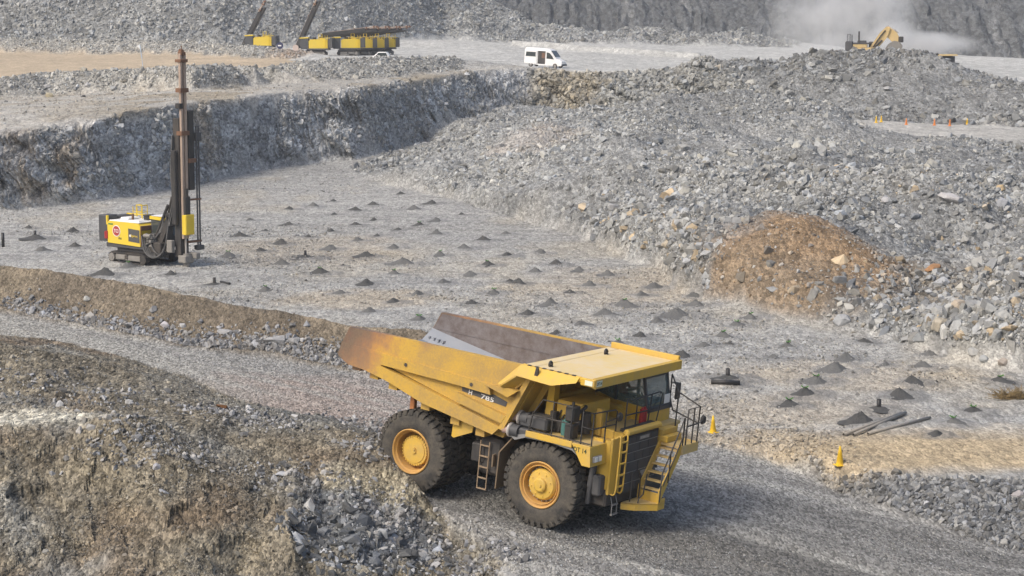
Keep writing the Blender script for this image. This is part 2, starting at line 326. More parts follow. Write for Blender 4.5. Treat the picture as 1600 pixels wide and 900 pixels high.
tint(isF * np.clip(n2 * 2.2 - .15, 0, 1), (.26, .26, .26), .6)
sc_ = fbm(GX * .10 + .02 * GY, GY * .9 + GX * .08, 4, 62); tint(isF * np.clip(sc_ * 2.4 - .2, 0, 1), (.24, .235, .225), .55); tint(isF * np.clip(-sc_ * 2.4 - .3, 0, 1), (.42, .415, .40), .6)
tint(isF * np.clip(fbm(GX * .2, GY * .1, 4, 34) * 2.4 - .3, 0, 1), (.40, .36, .29), .45)
for u, v, rx, ry, am in ((1400, 715, 8, 3.2, .9), (1180, 690, 5, 3, .7), (1560, 700, 7, 4, .6), (1330, 590, 7, 4, .35), (1230, 640, 5, 4, .35), (980, 445, 8, 9, .35), (500, 390, 8, 9, .3), (560, 470, 5, 4, .4)):
    tint(isF * blob(A(u, v, 0), rx, ry, u), (.43, .345, .23), am)
mk = zs(MUCK); tint(mk * np.clip(fbm(GX * .07, GY * .045, 3, 67) * 3, 0, 1), (.155, .16, .165), .6)
tint(mk * blob(A(1180, 430, 1.8), 4, 6, 42), (.22, .17, .115), .75)
tint(mk * blob(A(1400, 430, 2.0), 7, 6, 43), (.21, .175, .13), .65)
tint(mk * blob(A(840, 215, 4.0), 5, 12, 44), (.42, .36, .31), .6)
tint(mk * np.clip(n2 * 2, 0, 1), (.31, .31, .305), .5); tint(mk * np.clip(-n1 * 2.5, 0, 1), (.17, .175, .18), .6)
cl = zs(CLIFF)
tint(cl * np.clip(fbm(GX * .25 + GZ * .4, GZ * .5, 4, 45) * 2.6 - .5, 0, 1), (.40, .40, .40), .8)
tint(cl * np.clip(-fbm(GX * .3 + GZ * .5, GZ * .6, 4, 46) * 2.4 - .4, 0, 1), (.16, .165, .17), .7)
for u, v, z, rx, ry in ((35, 245, 4, 1.8, 2.5), (125, 260, 3, .8, 2.5), (60, 230, 5, 1.3, 2), (300, 200, 5, 3, 3)):
    tint(cl * blob(A(u, v, z), rx, ry, u + 3), (.36, .29, .21), .75)
lip = np.clip(1 - np.abs(GZ - np.interp(GX / GY, [p[0] / p[1] for p in LN['c_crest']], [p[2] for p in LN['c_crest']])) / 1.3, 0, 1)
tint(zs(CLIFF, BENCH) * lip * np.clip(n2 * 2 + .5, 0, 1) * (GY < 260), (.27, .23, .17), .8)
tint(zs(ENDS, CLIFF) * (GX > 0) * blob(B(885, 140, 268), 6.0, 12, 47), (.30, .26, .19), .9)
tint(zs(WALL) * np.clip(n1 * 2.5 - .2, 0, 1), (.27, .275, .28), .6)
dg = fbm((GX + GZ * 1.3) * .035, (GX - GZ * 1.3) * .22, 4, 63); tint(zs(WALL) * (GY < 455) * np.clip(dg * 3, 0, 1), (.29, .295, .295), .7); tint(zs(WALL) * (GY < 455) * np.clip(-dg * 3 - .2, 0, 1), (.13, .135, .135), .6)
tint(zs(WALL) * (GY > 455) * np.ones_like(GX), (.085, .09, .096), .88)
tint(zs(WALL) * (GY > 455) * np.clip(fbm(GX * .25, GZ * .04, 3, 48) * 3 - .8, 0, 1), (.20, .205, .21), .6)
nr = zs(NEAR)
tint(nr * np.clip(fbm(GX * .35 + 5, GZ * .6 + GY * .15, 4, 49) * 2.2 - .1, 0, 1), (.165, .115, .075), .5)
tint(nr * np.clip(fbm(GX * .5 + 9, GZ * .8 + GY * .2, 4, 51) * 2.4 - .4, 0, 1), (.27, .235, .17), .45)
tint(nr * np.clip(fbm(GX * .4 - 9, GY * .4, 4, 52) * 2.2, 0, 1), (.205, .21, .205), .6)
tint(nr * blob(B(570, 810, 57), 2.4, 2.6, 53), (.16, .17, .18), .95)
LEDGE = nr * blob(A(55, 654, 3), 3.3, 1.5, 54, .3); tint(LEDGE, (.44, .42, .36), 1.0)
tint(nr * blob(B(590, 750, 59), 2.0, 1.0, 55), (.37, .33, .24), .8)
rd = zs(ROAD)
tint(rd * np.clip((GY - 68) / 8, 0, 1) * np.exp(-((lat - 1.5) / 3.2) ** 2), (.42, .39, .335), .85)
tint(rd * blob(R(520, 640), 7, 6, 56), (.34, .27, .235), .65)
tint(rd * np.exp(-((lat - .4) / 2.6) ** 2) * np.clip((63 - GY) / 5, 0, 1), (.12, .115, .105), .8)  # darker lane ahead of the truck, about as wide as it
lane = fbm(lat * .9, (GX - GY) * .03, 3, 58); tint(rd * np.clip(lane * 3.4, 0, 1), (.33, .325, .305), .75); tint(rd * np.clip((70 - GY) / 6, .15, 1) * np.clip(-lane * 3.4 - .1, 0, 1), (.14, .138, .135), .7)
tint(zs(BANK) * np.clip(n2 * 2, 0, 1), (.23, .195, .145), .5)
bcz = np.clip(1 - np.abs(wy - np.interp(GX / GY, [p[0] / p[1] for p in LN['b_crest']], [p[1] for p in LN['b_crest']]) - .5) / .7, 0, 1)
tint(zs(BANK) * bcz, (.36, .295, .21), .75)
tint(zs(WIND) * blob(B(470, 87, 300), 6, 9, 57), (.30, .22, .16), .9)
# the drill pattern: bearings of every cuttings mound, its width and kind
MOUNDS = """521 315 14 d;583 321 20 D;626 304 18 d;555 329 22 d;522 336 16 d;452 327 18 d;490 323 24 g;584 345 18 d;555 352 20 d;451 352 22 d;415 361 14 d;517 362 18 d;622 360 18 d;482 371 16 d;440 382 26 D;589 369 16 d;559 377 22 g;655 352 18 dt;682 366 26 g;675 319 24 d;647 327 24 g;721 336 16 d;682 346 24 g;755 376 24 d;790 366 20 g;792 400 24 d;762 415 26 dt;687 399 22 gt;615 388 24 g;517 390 26 g;477 404 38 dc;407 393 22 d;536 415 12 d;572 401 30 d;630 414 40 g;440 414 28 g;725 388 24 g;615 429 24 gt;500 428 36 dt;572 444 26 d;532 459 26 g;615 473 28 d;692 443 28 g;652 462 28 g;735 430 28 g;772 459 26 gt;737 475 26 d;762 417 14 d;415 455 26 gt;577 489 32 g;655 501 32 gt;797 441 18 d;869 413 26 d;836 425 26 g;950 431 32 g;810 443 28 d;921 447 28 g;1021 451 34 g;891 458 22 d;1002 463 26 g;860 477 32 g;975 479 40 gt;1087 479 36 g;1083 464 30 g;825 492 30 d;1057 496 52 g;945 492 34 g;907 508 30 g;1027 505 30 g;1151 509 28 gt;1172 498 28 gt;869 522 26 d;1000 527 34 d;1129 527 36 gt;965 537 26 gt;1100 542 32 g;1065 558 40 d;1140 539 24 d;1137 594 56 dc;1350 536 34 d;1230 542 30 gt;1208 560 30 g;1322 562 44 g;1305 580 52 g;1275 599 48 gt;1440 575 44 g;1452 557 36 g;1425 599 44 d;1562 597 42 dt;1405 619 50 d;1257 617 44 dt;1384 571 24 g;1233 634 44 dt;1373 641 52 dc;1343 661 60 D;1520 644 42 dt;1490 662 40 gt;1463 681 38 d;114 363 24 D;45 357 18 d;55 374 40 dc;65 393 28 g;117 386 22 d;375 370 26 d;357 401 28 gt;200 419 30 gt;165 431 40 d;267 430 26 d;335 446 30 dc;845 395 22 g;905 423 24 g;390 345 18 g"""
MPOS = []
for t in MOUNDS.split(';'):
    u, v, w, kd = t.split(); u, v, w = float(u), float(v), float(w); MPOS.append((u, v, w, kd, ground(u, v, 62)))
FN = fbm(GX * 1.4, GY * 1.1, 3, 61)
for u, v, w, kd, g in MPOS:      # cuttings dust lying round each hole
    r_ = w / FPX * g.y / 2 * 1.2; g = Vector((g.x, g.y, g.z)); i0, i1 = np.searchsorted(ys, [g.y - 3.2 * r_, g.y + 3.2 * r_]); j0, j1 = np.searchsorted(ts, [(g.x - 3.2 * r_) / g.y, (g.x + 3.2 * r_) / g.y])
    q = np.hypot((GX[i0:i1, j0:j1] - g.x - .3 * r_), (GY[i0:i1, j0:j1] - g.y)) / r_ + FN[i0:i1, j0:j1] * .9; m = np.clip((1.9 - q) * .9, 0, .6)[..., None]
    c = np.array((.21, .213, .218) if kd[0] == 'g' else (.17, .172, .175)); C[i0:i1, j0:j1] = C[i0:i1, j0:j1] * (1 - m) + c * m
    GZ[i0:i1, j0:j1] += np.clip(1.6 - q, 0, 1) * .10 * r_
    W[i0:i1, j0:j1] *= (1 - m * .6)
C *= np.array((1.0, 1.0, .975))
tint(zs(MUCK, PILE), (.13, .132, .13), .12 * (1 - BR))  # ground darkened under the rocks: shade of the gaps put into the colour
tint(mk * blob(A(1262, 405, 2.4), 5.6, 8.2, 41, .45), (.25, .175, .105), .95)
tint(mk * blob(A(1200, 440, 1.6), 4.5, 5, 66, .6), (.21, .165, .115), .75)
C = np.clip(C, .03, .7)

# ------------------------------------------------------------ materials
def newmat(name):
    m = bpy.data.materials.new(name); m.use_nodes = True; n = m.node_tree; b = n.nodes['Principled BSDF']; return m, n, b
def node(n, t, **kw):
    x = n.nodes.new(t)
    for k, v in kw.items():
        if k in x.inputs: x.inputs[k].default_value = v
        else: setattr(x, k, v)
    return x
def math_(n, op, a, b=None):
    x = n.nodes.new('ShaderNodeMath'); x.operation = op
    for i, q in enumerate((a, b)):
        if q is None: continue
        if isinstance(q, (int, float)): x.inputs[i].default_value = q
        else: n.links.new(q, x.inputs[i])
    return x.outputs[0]

def ground_material():
    m, n, b = newmat('crushed_rock_ground'); L = n.links
    geo = node(n, 'ShaderNodeNewGeometry'); ca = node(n, 'ShaderNodeAttribute', attribute_name='Col'); wa = node(n, 'ShaderNodeAttribute', attribute_name='Mix')
    sep = node(n, 'ShaderNodeSeparateColor'); L.new(wa.outputs['Color'], sep.inputs[0])
    warp = node(n, 'ShaderNodeTexNoise', Scale=.7, Detail=2.0); L.new(geo.outputs['Position'], warp.inputs['Vector'])
    ad = node(n, 'ShaderNodeVectorMath', operation='ADD'); sy = node(n, 'ShaderNodeVectorMath', operation='MULTIPLY'); sy.inputs[1].default_value = (1, .42, 1); L.new(geo.outputs['Position'], sy.inputs[0]); L.new(sy.outputs[0], ad.inputs[0]); wsc = node(n, 'ShaderNodeVectorMath', operation='SCALE'); wsc.inputs['Scale'].default_value = .12; L.new(warp.outputs['Color'], wsc.inputs[0]); L.new(wsc.outputs[0], ad.inputs[1])
    fac = None; hgt = None
    for i, (s, amp, hh) in enumerate(((15.0, 1.15, .03), (4.6, 1.05, .10), (1.1, .7, .30))):
        vo = node(n, 'ShaderNodeTexVoronoi', Scale=s); L.new(ad.outputs[0], vo.inputs['Vector'])
        sc = node(n, 'ShaderNodeSeparateColor'); L.new(vo.outputs['Color'], sc.inputs[0])
        v = math_(n, 'ADD', math_(n, 'MULTIPLY', math_(n, 'MULTIPLY', math_(n, 'SUBTRACT', sc.outputs[0], .5), amp), sep.outputs[i]), 1.0)
        fac = v if fac is None else math_(n, 'MULTIPLY', fac, v)
        h = math_(n, 'MULTIPLY', math_(n, 'MULTIPLY', math_(n, 'SUBTRACT', math_(n, 'ADD', math_(n, 'MULTIPLY', sc.outputs[1], .8), .2), vo.outputs['Distance']), hh), sep.outputs[i])
        hgt = h if hgt is None else math_(n, 'ADD', hgt, h)
    no = node(n, 'ShaderNodeTexNoise', Scale=1.7, Detail=6.0, Roughness=.7); L.new(geo.outputs['Position'], no.inputs['Vector'])
    fac = math_(n, 'MULTIPLY', fac, math_(n, 'ADD', math_(n, 'MULTIPLY', no.outputs['Fac'], .7), .65))
    hgt = math_(n, 'ADD', hgt, math_(n, 'MULTIPLY', no.outputs['Fac'], .10))
    vm = node(n, 'ShaderNodeVectorMath', operation='SCALE'); L.new(ca.outputs['Color'], vm.inputs[0]); L.new(fac, vm.inputs['Scale'])
    L.new(vm.outputs[0], b.inputs['Base Color']); b.inputs['Roughness'].default_value = .95; b.inputs['Specular IOR Level'].default_value = .15
    bu = node(n, 'ShaderNodeBump', Strength=1.0, Distance=1.0); L.new(hgt, bu.inputs['Height']); L.new(bu.outputs[0], b.inputs['Normal'])
    return m

def rock_material():
    m, n, b = newmat('broken_rock'); L = n.links
    geo = node(n, 'ShaderNodeNewGeometry'); ca = node(n, 'ShaderNodeAttribute', attribute_name='Col')
    no = node(n, 'ShaderNodeTexNoise', Scale=3.5, Detail=6.0, Roughness=.7); L.new(geo.outputs['Position'], no.inputs['Vector'])
    f = math_(n, 'ADD', math_(n, 'MULTIPLY', no.outputs['Fac'], .8), .6)
    vm = node(n, 'ShaderNodeVectorMath', operation='SCALE'); L.new(ca.outputs['Color'], vm.inputs[0]); L.new(f, vm.inputs['Scale'])
    L.new(vm.outputs[0], b.inputs['Base Color']); b.inputs['Roughness'].default_value = .9; b.inputs['Specular IOR Level'].default_value = .2
    bu = node(n, 'ShaderNodeBump', Strength=.6, Distance=.12); L.new(no.outputs['Fac'], bu.inputs['Height']); L.new(bu.outputs[0], b.inputs['Normal'])
    return m

def paint_material(name, c, rough=.5, dirt=(.30, .24, .17), amount=.35, scale=1.2, metal=0.0, spec=.4, streak=3.0):
    """painted or bare metal with dust, stains and scuffs"""
    m, n, b = newmat(name); L = n.links
    tc = node(n, 'ShaderNodeTexCoord'); mp = node(n, 'ShaderNodeMapping'); L.new(tc.outputs['Object'], mp.inputs[0]); mp.inputs['Scale'].default_value = (1, 1, 1 / streak)
    n1 = node(n, 'ShaderNodeTexNoise', Scale=scale, Detail=7.0, Roughness=.68); L.new(mp.outputs[0], n1.inputs['Vector'])
    n2 = node(n, 'ShaderNodeTexNoise', Scale=scale * 9, Detail=4.0, Roughness=.7); L.new(tc.outputs['Object'], n2.inputs['Vector'])
    r = node(n, 'ShaderNodeValToRGB'); L.new(math_(n, 'ADD', math_(n, 'MULTIPLY', n1.outputs['Fac'], .7), math_(n, 'MULTIPLY', n2.outputs['Fac'], .3)), r.inputs[0])
    r.color_ramp.elements[0].position = .40; r.color_ramp.elements[0].color = (0, 0, 0, 1); r.color_ramp.elements[1].position = .72; r.color_ramp.elements[1].color = (1, 1, 1, 1)
    mx = node(n, 'ShaderNodeMix', data_type='RGBA'); mx.inputs[6].default_value = (*c, 1); mx.inputs[7].default_value = (*dirt, 1)
    L.new(math_(n, 'MULTIPLY', r.outputs[0], amount), mx.inputs[0]); L.new(mx.outputs[2], b.inputs['Base Color'])
    L.new(math_(n, 'ADD', math_(n, 'MULTIPLY', r.outputs[0], .3), rough), b.inputs['Roughness']); b.inputs['Metallic'].default_value = metal; b.inputs['Specular IOR Level'].default_value = spec
    bu = node(n, 'ShaderNodeBump', Strength=.25, Distance=.02); L.new(n2.outputs['Fac'], bu.inputs['Height']); L.new(bu.outputs[0], b.inputs['Normal'])
    return m

def body_material():
    """yellow tipper body rusting towards its tail"""
    m, n, b = newmat('worn_yellow_body'); L = n.links
    tc = node(n, 'ShaderNodeTexCoord'); sx = node(n, 'ShaderNodeSeparateXYZ'); L.new(tc.outputs['Object'], sx.inputs[0])
    mp = node(n, 'ShaderNodeMapping'); L.new(tc.outputs['Object'], mp.inputs[0]); mp.inputs['Scale'].default_value = (.7, 1, .55)
    n1 = node(n, 'ShaderNodeTexNoise', Scale=1.3, Detail=8.0, Roughness=.7); L.new(mp.outputs[0], n1.inputs['Vector'])
    n2 = node(n, 'ShaderNodeTexNoise', Scale=14.0, Detail=4.0, Roughness=.7); L.new(tc.outputs['Object'], n2.inputs['Vector'])
    # x: -8.1 at the tail, -1 at the front; upper rail rusts further forward
    t = math_(n, 'ADD', math_(n, 'MULTIPLY', sx.outputs[0], -.25), -1.32)
    t = math_(n, 'ADD', t, math_(n, 'MULTIPLY', math_(n, 'SUBTRACT', sx.outputs[2], 4.2), .28))
    t = math_(n, 'ADD', t, math_(n, 'MULTIPLY', math_(n, 'SUBTRACT', n1.outputs['Fac'], .5), 1.3))
    r = node(n, 'ShaderNodeValToRGB'); L.new(t, r.inputs[0]); e = r.color_ramp.elements
    e[0].position = .05; e[0].color = (.56, .35, .06, 1); e[1].position = .72; e[1].color = (.13, .088, .072, 1)
    k = e.new(.28); k.color = (.46, .24, .08, 1); k = e.new(.48); k.color = (.28, .15, .085, 1)
    d = node(n, 'ShaderNodeValToRGB'); L.new(math_(n, 'ADD', math_(n, 'MULTIPLY', n1.outputs['Fac'], .6), math_(n, 'MULTIPLY', n2.outputs['Fac'], .4)), d.inputs[0])
    d.color_ramp.elements[0].position = .40; d.color_ramp.elements[0].color = (0, 0, 0, 1); d.color_ramp.elements[1].position = .75; d.color_ramp.elements[1].position = .68; d.color_ramp.elements[1].color = (.8, .8, .8, 1)
    mx = node(n, 'ShaderNodeMix', data_type='RGBA'); L.new(r.outputs[0], mx.inputs[6]); mx.inputs[7].default_value = (.27, .195, .115, 1); L.new(d.outputs[0], mx.inputs[0])
    L.new(mx.outputs[2], b.inputs['Base Color']); b.inputs['Roughness'].default_value = .6; b.inputs['Specular IOR Level'].default_value = .35
    bu = node(n, 'ShaderNodeBump', Strength=.25, Distance=.02); L.new(n2.outputs['Fac'], bu.inputs['Height']); L.new(bu.outputs[0], b.inputs['Normal'])
    return m

def glass_material(name='sky_toned_glass', c=(.20, .28, .28), a=.38):  # default base colour lightened: the sky's reflection is painted into it
    m, n, b = newmat(name); b.inputs['Base Color'].default_value = (*c, 1); b.inputs['Roughness'].default_value = .04
    b.inputs['Alpha'].default_value = a; b.inputs['Specular IOR Level'].default_value = .8; return m

M = {}
M['ground'] = ground_material(); M['rock'] = rock_material(); M['body'] = body_material(); M['glass'] = glass_material()
YEL = (.62, .395, .05)
M['yellow'] = paint_material('machine_yellow', YEL, .5, dirt=(.36, .28, .17), amount=.62, scale=1.6)
M['yellow_dusty'] = paint_material('dusty_yellow_deck', (.58, .40, .12), .7, dirt=(.46, .38, .26), amount=.95, scale=.9, streak=1)
M['canopy_top'] = paint_material('sky_lit_canopy', (.68, .51, .20), .6, dirt=(.66, .58, .48), amount=1.0, scale=.45, streak=1)  # top made paler: overcast sky light put into the colour, plus pale dirt
M['liner'] = paint_material('abraded_steel_bed', (.105, .085, .082), .5, dirt=(.24, .235, .25), amount=.85, scale=3.5, spec=.6, streak=1)
M['liner_floor'] = paint_material('scoured_steel_bed', (.26, .28, .31), .38, dirt=(.30, .31, .33), amount=.7, scale=2.5, metal=.3, spec=.6, streak=.4)
M['black'] = paint_material('black_paint', (.025, .025, .027), .5, dirt=(.13, .115, .095), amount=.6)
M['dark'] = paint_material('oily_dark_steel', (.03, .03, .032), .6, dirt=(.12, .10, .08), amount=.75)
M['tyre'] = paint_material('dusty_tyre_rubber', (.045, .044, .043), .85, dirt=(.17, .15, .12), amount=.85, scale=2.2, spec=.2, streak=1)
M['rim'] = paint_material('orange_yellow_rim', (.56, .31, .07), .55, dirt=(.36, .24, .14), amount=.8, scale=2.5, streak=1)
M['hub'] = paint_material('yellow_wheel_hub', (.62, .40, .06), .55, dirt=(.38, .27, .14), amount=.75, scale=2.5, streak=1)
M['grille'] = paint_material('radiator_grille', (.045, .047, .05), .55, dirt=(.14, .13, .12), amount=.5)
M['grey'] = paint_material('grey_metal', (.22, .225, .23), .45, amount=.4)
M['pale'] = paint_material('pale_steel', (.46, .43, .40), .4, amount=.6)
M['tan_steel'] = paint_material('rusty_ladder_steel', (.30, .22, .14), .6, dirt=(.16, .12, .09), amount=.6)
M['exhaust'] = paint_material('heat_stained_pipe', (.42, .30, .25), .5, dirt=(.22, .13, .10), amount=.7, scale=4)
M['brown'] = paint_material('mud_caked_plate', (.20, .145, .09), .85, dirt=(.12, .10, .08), amount=.6)
M['red'] = paint_material('red_paint', (.38, .025, .03), .4, amount=.25)
M['teal'] = paint_material('teal_bottle', (.06, .22, .22), .4, amount=.2)
M['white'] = paint_material('white_paint', (.78, .78, .77), .35, dirt=(.50, .47, .42), amount=.25)
M['ink'] = paint_material('dark_lettering', (.02, .045, .02), .6, amount=.2)
M['label'] = paint_material('pale_label', (.70, .74, .60), .5, amount=.15)
M['rust'] = paint_material('rust_brown_steel', (.20, .105, .06), .7, dirt=(.10, .07, .06), amount=.6, scale=3)
M['orange'] = paint_material('orange_bar', (.48, .19, .06), .6, dirt=(.25, .13, .08), amount=.6)
M['drill_yellow'] = paint_material('drill_rig_yellow', (.72, .52, .03), .4, dirt=(.45, .38, .2), amount=.3)
M['charcoal'] = paint_material('charcoal_cabinet', (.06, .062, .067), .55, dirt=(.16, .15, .14), amount=.4)
M['hose'] = paint_material('rubber_hose', (.05, .05, .05), .6, dirt=(.22, .215, .21), amount=.8, scale=4)
M['copper'] = paint_material('worn_copper_rail', (.44, .34, .27), .5, dirt=(.17, .13, .11), amount=.8, scale=1.6)
M['steel_dirty'] = paint_material('dusty_track_steel', (.20, .19, .175), .65, dirt=(.30, .285, .26), amount=.8, scale=3)
M['cone'] = paint_material('yellow_cone_plastic', (.80, .50, .02), .5, dirt=(.45, .35, .15), amount=.25)
M['cone_orange'] = paint_material('orange_cone_plastic', (.72, .22, .04), .5, dirt=(.5, .35, .2), amount=.3)
M['pipe'] = paint_material('dusty_grey_pipe', (.25, .23, .20), .5, dirt=(.36, .33, .28), amount=.7, scale=3)
M['pipe_black'] = paint_material('black_poly_pipe', (.018, .018, .02), .4, dirt=(.10, .095, .09), amount=.5)
M['green'] = paint_material('green_leaf', (.07, .22, .045), .6, dirt=(.16, .20, .09), amount=.4)
M['straw'] = paint_material('dry_brush', (.26, .185, .085), .9, dirt=(.12, .10, .06), amount=.8, scale=6)
M['navy'] = paint_material('navy_sign', (.02, .03, .10), .4, amount=.1)
M['pinkish'] = paint_material('pale_sign_back', (.56, .46, .42), .5, amount=.2)
M['blue_white'] = paint_material('pale_blue_pole', (.45, .55, .66), .5, amount=.2)
M['skin'] = paint_material('skin', (.42, .24, .17), .5, amount=0)
M['shirt'] = paint_material('orange_red_work_shirt', (.50, .09, .04), .8, amount=.1)
M['trouser'] = paint_material('navy_work_trousers', (.03, .035, .06), .8, amount=.1)
M['lamp'] = glass_material('lamp_glass', (.8, .8, .76), 1.0)
M['excavator'] = paint_material('faded_excavator_yellow', (.60, .44, .20), .6, dirt=(.40, .33, .22), amount=.5, scale=.6)
M['windscreen'] = glass_material('van_glass', (.05, .06, .06), 1.0)
M['mirror'] = glass_material('mirror_glass', (.25, .27, .28), 1.0)

# ------------------------------------------------------------ build the ground sheets
def mesh_np(name, V, F, nper, mat, smooth=False, attrs=None):
    me = bpy.data.meshes.new(name); V = np.asarray(V, np.float32); F = np.asarray(F, np.int32)
    me.vertices.add(len(V)); me.vertices.foreach_set('co', V.ravel())
    me.loops.add(F.size); me.loops.foreach_set('vertex_index', F.ravel())
    me.polygons.add(len(F)); me.polygons.foreach_set('loop_start', np.arange(0, F.size, nper, dtype=np.int32))
    me.polygons.foreach_set('use_smooth', np.full(len(F), smooth))
    me.update(calc_edges=True)
    for k, a in (attrs or {}).items():
        at = me.attributes.new(k, 'FLOAT_COLOR', 'POINT'); at.data.foreach_set('color', np.concatenate([a, np.ones((len(a), 1))], 1).astype(np.float32).ravel())
    me.materials.append(mat)
    o = bpy.data.objects.new(name, me); col.objects.link(o); return o

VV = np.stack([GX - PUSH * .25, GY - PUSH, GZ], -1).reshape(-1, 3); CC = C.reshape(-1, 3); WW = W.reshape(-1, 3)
ii, jj = np.meshgrid(np.arange(NY - 1), np.arange(NX - 1), indexing='ij')
QF = np.stack([ii * NX + jj, ii * NX + jj + 1, (ii + 1) * NX + jj + 1, (ii + 1) * NX + jj], -1).reshape(-1, 4)
QZ = ZN[:-1, :-1].ravel()
SHEETS = [('pit_floor', (FLOOR,), 'pale grey pit floor dotted with little drill cuttings mounds', 'ground'),
          ('haul_road', (ROAD,), 'grey gravel haul road the yellow dump truck drives on', 'road'),
          ('safety_berm', (BANK,), 'long brown earth bank between haul road and pit floor', 'bank'),
          ('road_edge', (KERB,), 'rubble covered drop beside the haul road behind the cones', 'bank'),
          ('bench_face', (CLIFF,), 'blue grey blasted rock face behind the drill rig', 'rock face'),
          ('bench_end', (ENDS,), 'tan stained end of the rock face below the white van', 'rock face'),
          ('upper_bench', (BENCH, YARD), 'light grey level benches above the rock face', 'ground'),
          ('windrow', (WIND,), 'grey rubble banks lining the tan dirt road', 'bank'),
          ('dirt_road', (TAN,), 'tan dirt road crossing the bench at upper left', 'road'),
          ('muck_heap', (MUCK,), 'broad heap of blasted grey rock in the middle of the pit', 'rock heap'),
          ('far_heap', (PILE,), 'dark grey blasted rock heap in front of the excavator', 'rock heap'),
          ('track', (STRIP,), 'short light track with small cones before the far heap', 'road'),
          ('pit_wall', (WALL,), 'high grey pit walls closing off the background', 'pit wall'),
          ('hillside', (NEAR,), 'brown and grey broken slope in the left foreground', 'slope')]
for nm, zz, lab, cat in SHEETS:
    f = QF[np.isin(QZ, zz)]; u, inv = np.unique(f.ravel(), return_inverse=True)
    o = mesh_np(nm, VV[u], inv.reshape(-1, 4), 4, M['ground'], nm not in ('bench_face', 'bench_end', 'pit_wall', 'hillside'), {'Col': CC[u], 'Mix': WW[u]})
    tag(o, lab, cat, None, 'structure')

# ------------------------------------------------------------ loose rock
def hull(n, sq, r):
    bm = bmesh.new()
    for _ in range(n):
        v = r.normal(size=3); v /= np.linalg.norm(v); v *= r.uniform(.82, 1.0); bm.verts.new(v * sq)
    g = bmesh.ops.convex_hull(bm, input=bm.verts)
    bmesh.ops.delete(bm, geom=[x for x in g['geom_interior'] if isinstance(x, bmesh.types.BMVert)], context='VERTS')
    bmesh.ops.triangulate(bm, faces=bm.faces[:]); bm.verts.index_update()
    V = np.array([v.co[:] for v in bm.verts]); F = np.array([[v.index for v in f.verts] for f in bm.faces]); bm.free(); return V, F
PR = [hull(int(rng.integers(9, 14)), np.array([1, rng.uniform(.6, .95), rng.uniform(.4, .8)]), rng) for _ in range(24)]
SLAB = [hull(9, np.array([1, rng.uniform(.45, .7), rng.uniform(.2, .35)]), rng) for _ in range(8)]

def rotmats(n):
    q = rng.normal(size=(n, 4)); q /= np.linalg.norm(q, axis=1)[:, None]; w, x, y, z = q.T
    return np.stack([1 - 2 * (y * y + z * z), 2 * (x * y - z * w), 2 * (x * z + y * w), 2 * (x * y + z * w), 1 - 2 * (x * x + z * z), 2 * (y * z - x * w), 2 * (x * z - y * w), 2 * (y * z + x * w), 1 - 2 * (x * x + y * y)], -1).reshape(n, 3, 3)

def rock_field(name, pos, size, colr, protos, label, cat='rubble'):
    n = len(pos); pid = rng.integers(0, len(protos), n); Vs, Fs, Cs = [], [], []; off = 0
    for k, (pv, pf) in enumerate(protos):
        idx = np.nonzero(pid == k)[0]
        if not len(idx): continue
        Rm = rotmats(len(idx)); v = np.einsum('nij,vj->nvi', Rm, pv) * size[idx, None, None] + pos[idx, None, :]
        Vs.append(v.reshape(-1, 3)); Fs.append((pf[None] + (np.arange(len(idx)) * len(pv))[:, None, None] + off).reshape(-1, 3))
        Cs.append(np.repeat(colr[idx], len(pv), 0)); off += len(idx) * len(pv)
    o = mesh_np(name, np.concatenate(Vs), np.concatenate(Fs), 3, M['rock'], False, {'Col': np.concatenate(Cs)})
    return tag(o, label, cat, None, 'stuff')

A4 = VV.reshape(NY, NX, 3)
e1 = A4[:-1, 1:] - A4[:-1, :-1]; e2 = A4[1:, :-1] - A4[:-1, :-1]; AREA = np.linalg.norm(np.cross(e1, e2), axis=-1).ravel()
TT = (GX / GY)[:-1, :-1].ravel(); YY = GY[:-1, :-1].ravel(); XX = GX[:-1, :-1].ravel()
VIS = np.abs(TT) < .30
def scatter(mask, n, s0, s1, pw, dens=None):
    w = AREA * mask * VIS
    if dens is not None: w = w * dens
    cdf = np.cumsum(w); f = np.searchsorted(cdf, rng.random(n) * cdf[-1]); i, j = f // (NX - 1), f % (NX - 1); a, b = rng.random((2, n))[:, :, None]
    p = A4[i, j] * (1 - a) * (1 - b) + A4[i, j + 1] * (1 - a) * b + A4[i + 1, j] * a * (1 - b) + A4[i + 1, j + 1] * a * b
    s = s0 * (1 - rng.random(n) * (1 - (s0 / s1) ** pw)) ** (-1 / pw)
    p[:, 2] += s * rng.uniform(-.15, .3, n); return p, s, CC.reshape(NY, NX, 3)[i, j]
def shade(c, n, lo=.6, hi=1.7, mix=.5, base=(.30, .305, .298)):
    c = c * (1 - mix) + np.array(base) * mix; k = np.exp(rng.uniform(math.log(lo), math.log(hi), n))[:, None]; warm = rng.normal(0, .03, (n, 1)) * np.array([[1, .3, -1]])
    return np.clip(c * k * (1 + warm), .03, .72)
fn = lambda x, y, s, a, b: np.clip(fbm(XX * x, YY * y, 3, s) * a + b, 0, 2)
